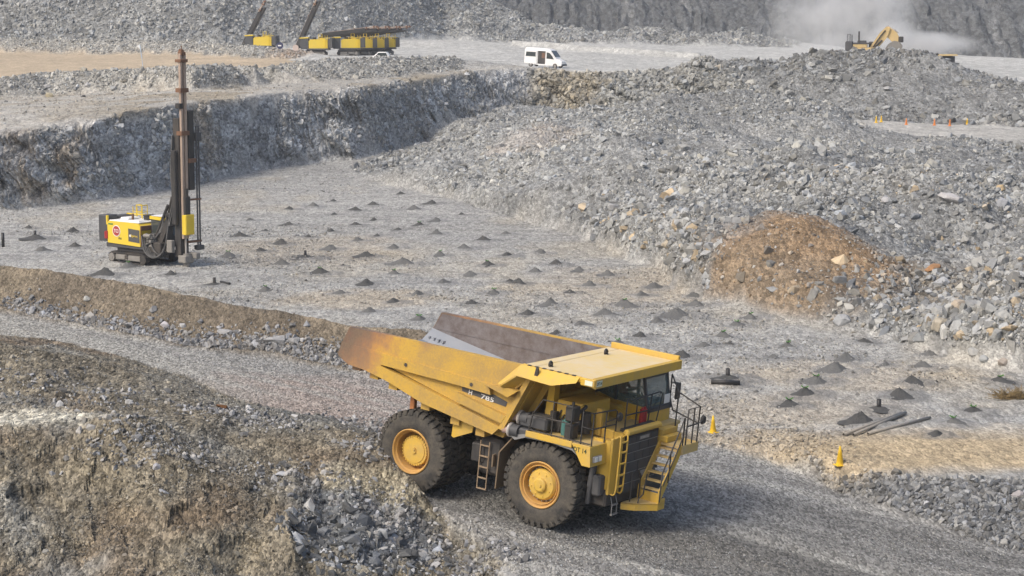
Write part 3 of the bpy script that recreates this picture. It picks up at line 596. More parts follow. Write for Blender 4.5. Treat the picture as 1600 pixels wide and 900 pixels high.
for (nm, z, n, s0, s1, pw, dens, lo, hi, mix, pro, lab) in [
    ('muck_rubble', MUCK, 95000, .065, .6, 1.85, (60 / np.clip(YY - 40, 30, 400)) ** 1.0 * (.2 + fn(.14, .10, 71, 4, .5)) * (1 - .85 * BR[:-1, :-1].ravel()),   .6, 1.8, .5, PR, 'countless broken grey rocks covering the middle heap'),
    ('far_rubble', PILE, 16000, .14, 1.0, 2.1, .2 + fn(.1, .1, 76, 3, .6), .5, 1.6, .35, PR, 'countless dark grey rocks covering the far heap'),
    ('cliff_rubble', CLIFF, 17000, .09, .6, 1.9, np.clip(fn(.3, .3, 72, 3, .1), 0, 2), .6, 1.6, .4, PR + SLAB, 'jagged blocks and slabs on the blasted rock face'),
    ('end_rubble', ENDS, 5000, .18, .8, 2.0, None, .6, 1.5, .3, PR, 'loose rocks lying below the end of the rock face'),
    ('berm_rubble', KERB, 5200, .06, .25, 1.6, None, .55, 1.7, .1, PR, 'grey angular rocks piled along the right road edge'),
    ('windrow_rubble', WIND, 12000, .13, .6, 2.2, None, .6, 1.7, .5, PR, 'loose grey rocks on the banks along the dirt road'),
    ('hillside_rubble', NEAR, 42000, .018, .15, 2.1, (.3 + fn(.5, .5, 73, 3, .2)) * (YY > 49) * (1 - .95 * np.clip(LEDGE * 1.5, 0, 1)[:-1, :-1].ravel()), .6, 1.7, .2, PR + SLAB, 'angular stones strewn over the foreground slope'),
    ('wall_rubble', WALL, 20000, .22, .9, 2.2, (YY < 455) * (TT < .2) * (VV[:, 2].reshape(NY, NX)[:-1, :-1].ravel() < 26) * 1.0, .6, 1.6, .5, PR, 'loose rocks lying on the far pit slopes'),
    ('floor_rubble', FLOOR, 40000, .035, .16, 2.1, (80 / np.clip(YY, 60, 300)) ** 1.6 * fn(.12, .12, 74, 2.4, .35), .5, 1.4, .3, PR, 'small stones strewn over the pit floor'),
    ('bench_stones', BENCH, 2500, .06, .3, 2.2, None, .6, 1.4, .3, PR, 'small stones lying on the upper bench'),
    ('bank_stones', BANK, 8000, .018, .10, 2.4, None, .6, 1.8, .2, PR, 'small stones on the brown earth bank'),
    ('road_gravel', ROAD, 42000, .02, .06, 2.2, (60 / np.clip(YY, 50, 100)) ** 3 * fn(.3, .3, 75, 1.5, .6), .5, 2.0, .4, PR, 'crushed gravel lying on the haul road')]:
    p, s, c = scatter((QZ == z).astype(float), n, s0, s1, pw, dens)
    rock_field(nm, p, s, shade(c, n, lo, hi, mix), pro, lab)
# bigger blocks rolled to the front of the heap, and the dark rock breaking out of the foreground slope
def near_px(L):
    d = np.zeros(len(XX))
    for u, v, z, rx, ry, a in L:
        q = A(u, v, z); d = np.maximum(d, a * np.clip(1.3 - ((XX - q[0]) / rx) ** 2 - ((YY - q[1]) / ry) ** 2, 0, 1))
    return d
dn = near_px([(1500, 500, 1.5, 7, 9, 1), (1560, 560, .6, 4, 4, 1.6), (1400, 505, .8, 5, 4, .7), (1075, 400, 1.5, 3.2, 8, 1), (1030, 395, 1, 3, 8, .6), (1450, 425, 2.5, 5, 6, .8), (1590, 450, 2, 5, 8, 1), (960, 345, 1.5, 6, 10, .3), (1200, 480, .7, 6, 5, .35), (1250, 300, 3.8, 12, 16, .12), (1560, 330, 3.5, 7, 12, .4)])
p, s, c = scatter((QZ == MUCK) * dn * (1 - .8 * BR[:-1, :-1].ravel()), 5200, .10, .62, 1.5)
k = rng.random(5200)[:, None]; c = np.where(k < .12, np.array([[.34, .28, .20]]), np.array([[.27, .273, .268]]))
rock_field('heap_blocks', p, s, shade(c, 5200, .65, 1.6, 0), PR, 'larger angular blocks rolled to the foot of the heap')
dn = near_px([(560, 815, 1.0, 2.3, 1.9, 1.2), (640, 810, 1.0, 1.1, 1.5, 1), (500, 800, 1.4, 1.0, 1.0, .7)])
p, s, c = scatter((QZ == NEAR) * dn * (YY < 59.5), 1500, .07, .42, 1.5)
k = rng.random(1500)[:, None]; c = np.where(k < .2, np.array([[.30, .31, .32]]), np.array([[.115, .122, .13]]))
p[:, 2] -= s * .25; rock_field('rock_outcrop', p, s, shade(c, 1500, .6, 1.7, 0), SLAB + PR[:8], 'dark blue grey rock breaking out at the end of the slope')
p, s, c = scatter((QZ == MUCK) * BR[:-1, :-1].ravel(), 5000, .02, .15, 2.1)
k = rng.random(5000)[:, None]; c = np.where(k < .3, np.array([[.26, .255, .24]]), np.array([[.24, .17, .105]]))
rock_field('brown_clods', p, s, shade(c, 5000, .5, 1.7, 0), PR, 'brown clods and stones on the earth mound in the heap')
p, s, c = scatter((QZ == MUCK) * (.15 + fn(.1, .08, 77, 3, .2)) * (1 - BR[:-1, :-1].ravel()), 1400, .35, .95, 2.2)
p[:, 2] -= s * .25; rock_field('half_buried_blocks', p, s, shade(c, 1400, .75, 1.5, .5), SLAB + PR, 'half buried slabs and blocks in the rock heap')
# the line of rocks along the foot of the brown bank, and the debris patches of the foreground slope
RF = np.array(cut('r_far', -400, 900)); tt = rng.random(2600) ** .9 * (len(RF) - 1); k = np.minimum(tt.astype(int), len(RF) - 2); w = (tt - k)[:, None]
p = RF[k] * (1 - w) + RF[k + 1] * w; d = np.abs(rng.normal(0, .42, 2600)); p[:, 1] += d + .1; s = .055 * (1 - rng.random(2600) * (1 - (.055 / .27) ** 1.7)) ** (-1 / 1.7)
p[:, 2] = hz(p[:, 0], p[:, 1]) + s * .15
rock_field('toe_rubble', p, s, shade(np.full((2600, 3), .24), 2600, .6, 1.7, 0), PR, 'grey rocks lined up at the foot of the brown bank')
PT = []
for u, v, r, n in ((400, 655, 1.3, 420), (560, 665, 1.6, 420), (330, 640, .7, 150), (250, 690, 1.6, 260), (590, 800, 1.5, 500), (640, 850, 1.6, 420), (760, 885, 1.1, 380), (40, 600, 2.5, 260), (440, 740, 1.2, 200), (210, 690, 1.2, 200), (150, 620, 2.2, 260), (600, 700, 1.2, 300)):
    c = ground(u, v); q = rng.normal(0, r * .5, (n, 2)); PT.append(np.stack([c.x + q[:, 0] * 1.5, c.y + q[:, 1]], 1))
PT = np.concatenate(PT); s = .045 * (1 - rng.random(len(PT)) * (1 - (.045 / .22) ** 1.6)) ** (-1 / 1.6)
p = np.concatenate([PT, (hz(PT[:, 0], PT[:, 1]) + s * .15)[:, None]], 1)
rock_field('slope_debris', p, s, shade(np.full((len(PT), 3), .24), len(PT), .45, 1.9, 0), PR + SLAB, 'patches of sharp grey debris on the foreground slope')

# ------------------------------------------------------------ mesh builder
class MB:
    def __init__(s): s.v = []; s.f = []; s.m = []; s.sm = []
    def add(s, V, F, mi=0, sm=False, mat=None):
        o = len(s.v); s.v += [tuple(mat @ Vector(p)) if mat else tuple(p) for p in V]
        s.f += [[i + o for i in f] for f in F]; s.m += [mi] * len(F); s.sm += [sm] * len(F); return s
    def box(s, x0, x1, y0, y1, z0, z1, mi=0, mat=None, b=0.0):
        b = min(b, (x1 - x0) * .45, (y1 - y0) * .45, (z1 - z0) * .45)
        if b <= 0:
            V = [(x, y, z) for x in (x0, x1) for y in (y0, y1) for z in (z0, z1)]
            return s.add(V, [(0, 1, 3, 2), (4, 6, 7, 5), (0, 4, 5, 1), (2, 3, 7, 6), (0, 2, 6, 4), (1, 5, 7, 3)], mi, False, mat)
        bm = bmesh.new()
        for x in (x0, x1):
            for y in (y0, y1):
                for z in (z0, z1): bm.verts.new((x, y, z))
        bmesh.ops.convex_hull(bm, input=bm.verts[:])
        bmesh.ops.dissolve_limit(bm, angle_limit=.01, verts=bm.verts[:], edges=bm.edges[:])
        bmesh.ops.bevel(bm, geom=bm.edges[:], offset=b, segments=1, affect='EDGES'); bm.verts.index_update()
        V = [v.co[:] for v in bm.verts]; F = [[v.index for v in f.verts] for f in bm.faces]; bm.free(); return s.add(V, F, mi, False, mat)
    def prism(s, poly, axis, a, b, mi=0, mat=None):
        """outline in the two other axes, extruded along axis from a to b"""
        n = len(poly)
        def pt(p, t): return {0: (t, p[0], p[1]), 1: (p[0], t, p[1]), 2: (p[0], p[1], t)}[axis]
        V = [pt(p, a) for p in poly] + [pt(p, b) for p in poly]
        F = [list(range(n))[::-1], list(range(n, 2 * n))] + [[i, (i + 1) % n, n + (i + 1) % n, n + i] for i in range(n)]
        return s.add(V, F, mi, False, mat)
    def plate(s, P, n, t, mi=0):
        """a flat polygon in space with thickness t along n"""
        n = Vector(n).normalized() * t; k = len(P); V = [Vector(p) for p in P] + [Vector(p) + n for p in P]
        F = [list(range(k))[::-1], list(range(k, 2 * k))] + [[i, (i + 1) % k, k + (i + 1) % k, k + i] for i in range(k)]
        return s.add(V, F, mi)
    def cyl(s, p, q, r, r2=None, n=12, mi=0, cap=True, mat=None):
        p, q = Vector(p), Vector(q); r2 = r if r2 is None else r2; d = (q - p).normalized(); a = d.orthogonal().normalized(); b = d.cross(a)
        V = []
        for c, rr in ((p, r), (q, r2)):
            V += [c + a * math.cos(2 * math.pi * i / n) * rr + b * math.sin(2 * math.pi * i / n) * rr for i in range(n)]
        s.add(V, [[i, (i + 1) % n, n + (i + 1) % n, n + i] for i in range(n)], mi, True, mat)
        if cap: s.add(V, [list(range(n))[::-1], list(range(n, 2 * n))], mi, False, mat)
        return s
    def tube(s, P, r, n=6, mi=0, mat=None):
        P = [Vector(p) for p in P]; V = []; a = None
        for i, p in enumerate(P):
            d = (P[min(i + 1, len(P) - 1)] - P[max(i - 1, 0)]).normalized()
            a = d.orthogonal().normalized() if a is None else (a - d * a.dot(d)).normalized(); b = d.cross(a)
            V += [p + a * math.cos(2 * math.pi * k / n) * r + b * math.sin(2 * math.pi * k / n) * r for k in range(n)]
        F = [[i * n + k, i * n + (k + 1) % n, (i + 1) * n + (k + 1) % n, (i + 1) * n + k] for i in range(len(P) - 1) for k in range(n)]
        s.add(V, F, mi, True, mat); return s.add(V, [list(range(n))[::-1], list(range(len(V) - n, len(V)))], mi, False, mat)
    def lathe(s, prof, n=40, mi=0, mat=None, sm=True, close=False):
        """profile of (radius, along) spun about the local Y axis"""
        V = [(r * math.cos(2 * math.pi * i / n), y, r * math.sin(2 * math.pi * i / n)) for i in range(n) for r, y in prof]; k = len(prof)
        F = [[i * k + j, i * k + j + 1, ((i + 1) % n) * k + j + 1, ((i + 1) % n) * k + j] for i in range(n) for j in range(k - 1)]
        return s.add(V, F, mi, sm, mat)
    def build(s, name, mats, parent=None, loc=None):
        me = bpy.data.meshes.new(name); me.from_pydata(s.v, [], s.f); me.polygons.foreach_set('material_index', s.m); me.polygons.foreach_set('use_smooth', s.sm)
        for m in (mats if isinstance(mats, (list, tuple)) else [mats]): me.materials.append(M[m] if isinstance(m, str) else m)
        bm = bmesh.new(); bm.from_mesh(me); bmesh.ops.recalc_face_normals(bm, faces=bm.faces[:]); bm.to_mesh(me); bm.free(); me.update()
        o = bpy.data.objects.new(name, me); col.objects.link(o); o.parent = parent
        if loc: o.location = loc
        return o

def arc(P, k=6):   # smooth a polyline (Catmull-Rom)
    P = [Vector(p) for p in P]; out = []
    for i in range(len(P) - 1):
        a, b, c, d = P[max(i - 1, 0)], P[i], P[i + 1], P[min(i + 2, len(P) - 1)]
        for j in range(k):
            t = j / k; out.append(.5 * ((2 * b) + (c - a) * t + (2 * a - 5 * b + 4 * c - d) * t * t + (3 * b - a - 3 * c + d) * t ** 3))
    return out + [P[-1]]

_txt = {}
def text_mesh(name, s, size, mat, parent, origin, right, up, depth=.006, width=None, sub=''):
    """lettering as thin solid letters; origin is the centre"""
    c = bpy.data.curves.new(name, 'FONT'); c.body = s; c.size = 1.0; c.extrude = .5; c.align_x = 'CENTER'; c.align_y = 'CENTER'; c.resolution_u = 2; c.offset = .012
    o = bpy.data.objects.new(name, c); col.objects.link(o); dg = bpy.context.evaluated_depsgraph_get(); me = bpy.data.meshes.new_from_object(o.evaluated_get(dg))
    bpy.data.objects.remove(o); bpy.data.curves.remove(c)
    r, u = Vector(right).normalized(), Vector(up).normalized(); n = r.cross(u)
    xs = [v.co.x for v in me.vertices]; yy = [v.co.y for v in me.vertices]; cx, cy2 = (max(xs) + min(xs)) / 2, (max(yy) + min(yy)) / 2; hgt = max(yy) - min(yy)
    k = size / hgt; kx = k if width is None else width / (max(xs) - min(xs))
    for v in me.vertices: v.co = Vector(origin) + r * (v.co.x - cx) * kx + u * (v.co.y - cy2) * k + n * v.co.z * depth
    me.materials.append(M[mat]); o = bpy.data.objects.new(name, me); col.objects.link(o); o.parent = parent; return o

# ------------------------------------------------------------ the big dump truck (x forward, y left, z up; origin under the front axle)
def tyre_mesh(Rr=1.35, w=.76, nl=34):
    b = MB(); h = w / 2; rb = .69
    pr = [(rb, h * .72), (rb + .03, h * .86), (rb + .10, h * .97), (rb + .24, h * 1.03), (rb + .40, h * 1.0), (Rr - .16, h * .95), (Rr - .07, h * .88), (Rr - .055, h * .5), (Rr - .05, 0),
          (Rr - .055, -h * .5), (Rr - .07, -h * .88), (Rr - .16, -h * .95), (rb + .40, -h), (rb + .24, -h * 1.03), (rb + .10, -h * .97), (rb + .03, -h * .86), (rb, -h * .72)]
    b.lathe(pr, 56)
    for k in range(nl):
        for sgn in (-1, 1):
            a = 2 * math.pi * (k + (.5 if sgn > 0 else 0)) / nl; da = 2 * math.pi / nl * .34
            V = []
            for rr in (Rr - .09, Rr):
                for (t, y) in ((-da, h * .99), (da, h * .99), (da * 1.25 + .05, h * .06), (-da * .75 + .05, h * .06)):
                    yy = y * sgn * (1.0 if rr < Rr else .955); V.append(((rr) * math.cos(a + t), yy, rr * math.sin(a + t)))
            b.add(V, [(0, 1, 2, 3), (4, 5, 6, 7), (0, 1, 5, 4), (1, 2, 6, 5), (2, 3, 7, 6), (3, 0, 4, 7)])
            # shoulder bar running down the sidewall edge
            V = [((rr) * math.cos(a + t), y * sgn, rr * math.sin(a + t)) for y, rr in ((h * .90, Rr - .03), (h * .985, Rr - .17)) for t in (-da * .8, da * .8)]
            V += [((rr) * math.cos(a + t), y * sgn, rr * math.sin(a + t)) for y, rr in ((h * .99, Rr - .02), (h * 1.02, Rr - .16)) for t in (-da * .8, da * .8)]
            b.add(V, [(0, 1, 3, 2), (4, 5, 7, 6), (0, 1, 5, 4), (2, 3, 7, 6), (0, 2, 6, 4), (1, 3, 7, 5)])
    for rr in (rb + .17, rb + .33): b.lathe([(rr, h * 1.00), (rr + .012, h * 1.045), (rr + .024, h * 1.00)], 56)
    return b

def front_wheel(par, y):
    s = -1 if y < 0 else 1; w = empty('wheel', (0, y, 1.35)); w.parent = par
    tyre_mesh().build('tyre', 'tyre', w)
    b = MB(); h = .38 * s
    b.lathe([(.74, h * .70), (.745, h * .98), (.72, h * 1.04), (.69, h * .98), (.66, h * .80), (.635, h * .78), (.62, h * .90), (.60, h * .90), (.585, h * .66), (.57, h * .20), (.55, h * .12), (.40, h * .12)], 44, sm=False)
    b.build('rim', 'rim', w)
    b = MB(); b.lathe([(.52, h * .10), (.50, h * .55), (.44, h * .74), (.27, h * .80), (.235, h * .84), (.22, h * 1.02), (.17, h * 1.10), (0.001, h * 1.10)], 32, sm=False)
    b.cyl((.05, h * 1.08, 0), (.05, h * 1.18, 0), .045, n=8)
    for k in range(8): a = k * math.pi / 4 + .3; b.cyl((.36 * math.cos(a), h * .72, .36 * math.sin(a)), (.36 * math.cos(a), h * .84, .36 * math.sin(a)), .022, n=6)
    b.build('hub', 'hub', w)
    b = MB(); b.lathe([(.505, h * .125), (.505, h * .14), (.565, h * .14), (.565, h * .125)], 40)
    for k in range(20): a = k * math.pi / 10; b.cyl((.535 * math.cos(a), h * .12, .535 * math.sin(a)), (.535 * math.cos(a), h * .42, .535 * math.sin(a)), .024, n=6)
    b.build('nut_ring', 'pale', w); return w

def rear_wheel(par, y, outer):
    s = -1 if y < 0 else 1; w = empty('wheel', (-4.95, y, 1.35)); w.parent = par; h = .38 * s
    tyre_mesh().build('tyre', 'tyre', w)
    b = MB(); b.lathe([(.74, h * .70), (.745, h * .98), (.72, h * 1.04), (.69, h * .98), (.66, h * .78), (.63, h * .70), (.615, h * .20), (.60, -h * .30), (.56, -h * .35), (.3, -h * .35)], 44, sm=False); b.build('rim', 'rim', w)
    if outer:
        b = MB(); b.lathe([(.50, -h * .30), (.50, h * .34), (.47, h * .40), (.41, h * .41), (.40, h * .47), (.10, h * .49), (.09, h * .60), (.001, h * .60)], 36, sm=False)
        for k in range(30): a = k * math.pi / 15; b.cyl((.475 * math.cos(a), h * .30, .475 * math.sin(a)), (.475 * math.cos(a), h * .47, .475 * math.sin(a)), .026, n=6)
        b.cyl((.02, h * .5, .07), (.02, h * .68, .07), .05, n=6); b.build('hub', 'hub', w)
    return w

truck = empty('dump_truck', label='yellow rigid dump truck with an empty rusty body on the haul road', cat='dump truck')
truck.matrix_world = TR
for y in (-2.13, 2.13): front_wheel(truck, y)
for y, o in ((-2.2, True), (-1.33, False), (1.33, False), (2.2, True)): rear_wheel(truck, y, o)

# chassis
b = MB()
for s in (-1, 1):
    b.prism([(-6.3, 1.95), (-3.2, 1.75), (1.8, 1.55), (1.8, 1.1), (-3.2, 1.15), (-6.3, 1.5)], 1, .62 * s, .88 * s)
b.box(-5.3, -4.6, -1.6, 1.6, 1.05, 1.65, b=.1).box(-5.6, -4.3, -.55, .55, .85, 1.85, b=.2).box(-.45, .45, -1.7, 1.7, 1.1, 1.5, b=.08).box(1.2, 1.95, -1.75, 1.75, .95, 1.45, b=.05)
b.box(-3.0, -1.0, -1.1, 1.1, 1.0, 2.2, b=.1).box(-.9, 1.2, -.75, .75, 1.3, 2.9, b=.1).box(-2.0, -.4, -1.9, 1.9, 1.9, 2.4, b=.05)
b.cyl((.1, -1.35, 1.2), (-.15, -1.25, 2.75), .19).cyl((.1, 1.35, 1.2), (-.15, 1.25, 2.75), .19).cyl((-4.3, -.9, 1.4), (-4.0, -.75, 2.7), .16).cyl((-4.3, .9, 1.4), (-4.0, .75, 2.7), .16)
b.cyl((-3.2, -.95, 1.3), (-3.9, -.85, 3.0), .13).cyl((-3.2, .95, 1.3), (-3.9, .85, 3.0), .13)
b.build('chassis', 'dark', truck)
b = MB(); b.cyl((1.5, -1.85, 2.35), (1.45, -1.9, 1.55), .11).cyl((1.45, -1.9, 1.6), (1.42, -1.92, 1.0), .085).box(1.55, 1.85, -2.0, -1.62, 1.3, 1.95, b=.05)
b.build('suspension_strut', 'charcoal', truck)

# tipper body
Y0 = 2.65
def both(f):
    for s in (-1, 1): f(s)
b = MB()
RAIL = [(-7.77, 4.97), (-8.05, 4.40), (-6.40, 4.36), (-2.10, 4.17), (-1.20, 4.12), (-.62, 4.62), (-.62, 4.99)]
SILL = [(-8.05, 4.41), (-8.17, 3.97), (-7.99, 3.85), (-7.72, 3.72), (-7.0, 3.66), (-6.06, 3.47), (-4.6, 3.04), (-1.82, 2.60), (-1.55, 2.89), (-6.37, 3.93), (-6.40, 4.37)]
BELT = [(-6.40, 4.36), (-6.37, 3.97), (-3.2, 3.90), (-2.0, 3.84), (-2.10, 4.17)]
WEB = [(-6.35, 3.98), (-1.55, 2.88), (-.62, 4.62), (-1.20, 4.13), (-2.10, 4.18), (-6.40, 4.37)]
def sides(s):
    b.prism(RAIL, 1, s * (Y0 - .19), s * Y0); b.prism(SILL, 1, s * (Y0 - .20), s * (Y0 + .015)); b.prism(BELT, 1, s * (Y0 - .18), s * (Y0 + .045)); b.prism(WEB, 1, s * (Y0 - .21), s * (Y0 - .13))
    b.prism([(-3.29, 3.66), (-3.27, 3.36), (-1.52, 3.02), (-1.38, 3.28)], 1, s * (Y0 - .16), s * (Y0 + .03))      # big lower rib
    b.prism([(-2.17, 4.16), (-1.26, 3.93), (-.93, 4.18), (-1.2, 4.22)], 1, s * (Y0 - .1), s * (Y0 + .20))         # shelf
    b.prism([(-1.62, 2.84), (-1.45, 2.80), (-.55, 4.66), (-.72, 4.72)], 1, s * (Y0 - .42), s * (Y0 + .02))         # front edge post
    for x in (): b.box(x, x + .34, s * Y0 - (.28 if s > 0 else 0), s * Y0 + (.28 if s < 0 else 0), 3.5 - (x + 7.55) * -.0 - .22 * max(0, (x + 7.3)), 3.78 - .16 * max(0, (x + 7.3)))
both(sides)
FL = [(-8.17, 3.97), (-7.0, 3.66), (-6.06, 3.47), (-4.6, 3.04), (-1.82, 2.60)]
b.prism([(-8.17, 3.97), (-7.99, 3.80), (-7.0, 3.56), (-6.06, 3.37), (-4.6, 2.94), (-1.82, 2.52), (-1.55, 2.85), (-2.3, 3.05), (-8.15, 4.0)], 1, -2.36, 2.36)
b.prism([(-1.82, 2.52), (-1.60, 2.50), (-.42, 4.80), (-.62, 4.86)], 1, -2.36, 2.36)      # front wall
for y in (-1.6, -.55, .55, 1.6): b.prism([(-1.62, 2.7), (-.50, 4.75), (-.22, 4.75), (-1.35, 2.62)], 1, y - .12, y + .12)
for x, z in ((-7.5, 3.55), (-6.75, 3.40), (-5.95, 3.20), (-4.6, 2.80), (-3.4, 2.56), (-2.4, 2.40)): b.box(x - .17, x + .17, -2.48, 2.48, z, z + .3)
tipper = b.build('dump_body', 'body', truck)
# lifting holes in the rail
for s in (-1, 1):
    for x, z in ((-5.35, 4.16), (-2.75, 4.02)):
        k = MB(); k.cyl((x, s * (Y0 + .046), z), (x, s * (Y0 + .056), z), .062, n=12); k.lathe([(.06, 0), (.085, .03), (.09, 0)], 14, mat=Matrix.Translation((x, s * (Y0 + .05), z))); k.build('lifting_eye', 'dark', tipper)
# worn steel inside of the body
b = MB(); t = .012
def inner(s):
    y = s * (Y0 - .215); yc = s * (Y0 - .72)
    P = [(-7.70, 4.93), (-8.02, 4.40), (-8.05, 4.27), (-2.62, 3.30), (-2.15, 3.05), (-.70, 4.95)]
    b.prism(P, 1, y, y - s * t)
    if s: b.plate([(-8.05, y - s * t, 4.36), (-2.55, y - s * t, 3.42), (-2.35, yc, 3.02), (-8.13, yc, 3.985)], (0, -s * .6, .6), .015, 1)
    b.prism([(-7.9, 4.40), (-.9, 4.36), (-.92, 4.33), (-7.9, 4.37)], 1, y - s * t, y - s * (t + .02))
both(inner)
b.plate([(-8.13, -1.95, 3.985), (-8.13, 1.95, 3.985), (-2.30, 1.95, 3.02), (-2.30, -1.95, 3.02)], (.16, 0, 1), .015, 1)
b.plate([(-2.30, -2.4, 3.02), (-2.30, 2.4, 3.02), (-.70, 2.4, 4.88), (-.70, -2.4, 4.88)], (-.75, 0, .65), .015, 0)
for k in range(4): b.box(-7.95 + k * .2, -7.88 + k * .2, 2.02, 2.42, 4.0, 4.13 - .02 * k, 1)
b.build('bed_liner', ['liner', 'liner_floor'], tipper)
# canopy over the cab
b = MB()
b.prism([(-.95, 4.96), (1.60, 4.93), (1.62, 4.76), (1.45, 4.76), (1.40, 4.84), (-.62, 4.84)], 1, -2.60, 2.64)
b.box(-.95, 1.62, 2.64, 2.76, 4.80, 5.16, b=.02).prism([(1.60, 4.74), (1.70, 4.74), (1.70, 5.02), (1.58, 5.05)], 1, -2.60, 2.76)
b.box(-.9, 1.2, -2.66, -2.56, 4.86, 5.03, b=.02).box(1.18, 1.68, -2.66, -2.56, 4.78, 5.02, b=.02)
b.plate([(-.92, -2.62, 5.02), (1.15, -2.66, 5.0), (1.12, -2.80, 4.84), (.35, -3.0, 4.64), (-.95, -2.98, 4.70), (-1.5, -2.98, 4.30), (-1.62, -2.90, 4.30), (-.98, -2.72, 4.98)], (0, .3, .6), .03)
for y in (-1.3, 0, 1.3): b.prism([(-.6, 4.84), (1.4, 4.84), (1.4, 4.74), (-.3, 4.62), (-.55, 4.5)], 1, y - .06, y + .06)
b.plate([(-1.5, -2.98, 4.28), (-.95, -2.98, 4.69), (-.72, -2.62, 4.6), (-1.35, -2.62, 4.1)], (.4, 0, -.5), .03)
cano = b.build('canopy', 'yellow', tipper)
b = MB(); b.box(-.60, 1.57, -2.54, 2.62, 4.955, 4.985).box(-.98, -.58, -2.5, 2.5, 4.96, 5.0, b=.02); b.build('canopy_deck', 'canopy_top', tipper)
for x, y in ((-.3, -2.0), (-.35, 1.4)):
    b = MB(); b.lathe([(.09, 0), (.12, .05), (.06, .06), (.05, 0)], 12, mat=Matrix.Translation((x, y, 5.06)) @ Matrix.Rotation(rad(90), 4, 'Z')); b.box(x - .05, x + .05, y - .02, y + .02, 4.97, 5.03); b.build('lifting_lug', 'dark', tipper)
b = MB(); b.prism([(-.35, 4.80), (-.22, 4.80), (-.22, 5.05), (-.3, 5.08)], 1, -2.88, -2.82); b.build('lifting_lug', 'dark', tipper)
b = MB(); b.box(-.75, 1.0, -2.66, -2.63, 5.015, 5.03)
for k in range(7): b.box(-.75 + k * .27, -.63 + k * .27, -2.68, -2.60, 5.02, 5.045)
b.build('edge_tabs', 'dark', tipper)
# body prop, gusset, number plates
b = MB(); b.box(-5.48, -5.30, -2.12, -1.94, 2.45, 3.5, b=.02); b.build('rock_ejector', 'orange', truck)
b = MB(); b.box(-5.42, -5.24, 1.72, 1.86, 2.5, 3.4, b=.02); b.build('rock_ejector', 'orange', truck)
b = MB(); b.prism([(-3.52, 2.82), (-3.56, 2.14), (-3.48, 2.10), (-2.78, 2.42), (-2.74, 2.76)], 1, -2.36, -2.30); b.build('side_gusset', 'yellow', tipper); b = MB(); b.prism([(-3.52, 2.82), (-3.56, 2.14), (-3.48, 2.10), (-2.78, 2.42), (-2.74, 2.76)], 1, 2.30, 2.36); b.build('side_gusset', 'yellow', tipper)
b = MB(); V = [(-3.20, 3.885), (-1.95, 3.83), (-1.45, 3.70), (-1.50, 3.54), (-3.19, 3.71)]; b.prism(V, 1, -(Y0 - .13), -(Y0 - .115)); b.build('name_strip', 'charcoal', tipper)
text_mesh('lettering', 'H', .15, 'white', tipper, (-2.86, -(Y0 - .113), 3.727), (1, 0, -.085), (.085, 0, 1), .012)
text_mesh('lettering', '785', .15, 'white', tipper, (-2.20, -(Y0 - .113), 3.672), (1, 0, -.085), (.085, 0, 1), .012, .5)
b = MB(); b.plate([(1.35, -2.668, 4.82), (1.62, -2.668, 4.82), (1.62, -2.668, 4.97), (1.35, -2.668, 4.97)], (0, -1, 0), .006)
b.plate([(1.703, -2.56, 4.80), (1.703, -2.24, 4.80), (1.703, -2.24, 4.98), (1.703, -2.56, 4.98)], (1, 0, 0), .006); b.build('fleet_number_plate', 'label', tipper)
text_mesh('lettering', 'DT 14', .10, 'ink', tipper, (1.712, -2.40, 4.89), (0, 1, 0), (0, 0, 1), .008, .27)

# decks, fender box, ladder panel
b = MB()
b.box(-.62, 1.72, -2.60, -1.05, 2.86, 2.96, b=.02).box(-.2, 2.02, -1.10, .95, 3.10, 3.22, b=.02).box(-.62, 1.95, .92, 2.62, 2.98, 3.10, b=.02)
b.build('deck', 'yellow_dusty', truck)
b = MB(); b.box(-.60, 1.1, -2.66, -2.60, 2.80, 2.99, b=.01)
b.prism([(1.10, 2.95), (1.76, 2.95), (1.82, 2.34), (1.52, 2.34)], 1, -2.66, -1.66)
fend = b.build('fender_box', 'yellow', truck)
text_mesh('lettering', 'DT 14', .15, 'ink', fend, (1.42, -2.664, 2.80), (1, 0, 0), (0, 0, 1), .008, .46)
b = MB(); b.prism([(.95, 2.97), (1.80, 2.97), (1.86, 2.3), (1.52, 2.3)], 1, 1.66, 2.6); b.build('fender_box', 'yellow', truck)
b = MB(); b.box(1.90, 2.0, -1.72, -1.06, 1.34, 3.12, b=.02).box(1.3, 1.95, -1.72, -1.66, 1.5, 3.05).box(-.1, 2.02, -1.16, -1.06, 2.9, 3.22); b.build('ladder_panel', 'yellow', truck)
for y in (-2.30, 2.2):
    b = MB(); b.box(1.80, 1.87, y - .24, y + .24, 2.46, 2.66, b=.02); k = b.build('headlight', 'grey', truck)
    b = MB(); b.box(1.872, 1.885, y - .20, y - .02, 2.48, 2.64, b=.005).box(1.872, 1.885, y + .02, y + .20, 2.48, 2.64, b=.005); b.build('lens', 'lamp', k)
b = MB()
for y in (-1.60, -1.18): b.tube(arc([(2.02, y, 3.12), (2.16, y, 3.22), (2.20, y, 3.05), (2.20, y, 2.2), (2.18, y, 1.45), (2.02, y, 1.36)]), .026)
for z in (1.62, 1.98, 2.34, 2.70, 3.02): b.box(2.17, 2.23, -1.60, -1.18, z - .02, z + .02)
b.build('front_ladder', 'yellow', truck)
b = MB()
for y in (-1.42, -1.12): b.tube([(1.9, y, 1.35), (2.02, y, 1.0), (2.02, y, .70)], .018)
b.box(1.99, 2.06, -1.45, -1.09, .66, .70).box(1.99, 2.06, -1.43, -1.11, .97, 1.0); b.build('hanging_step', 'grey', truck)

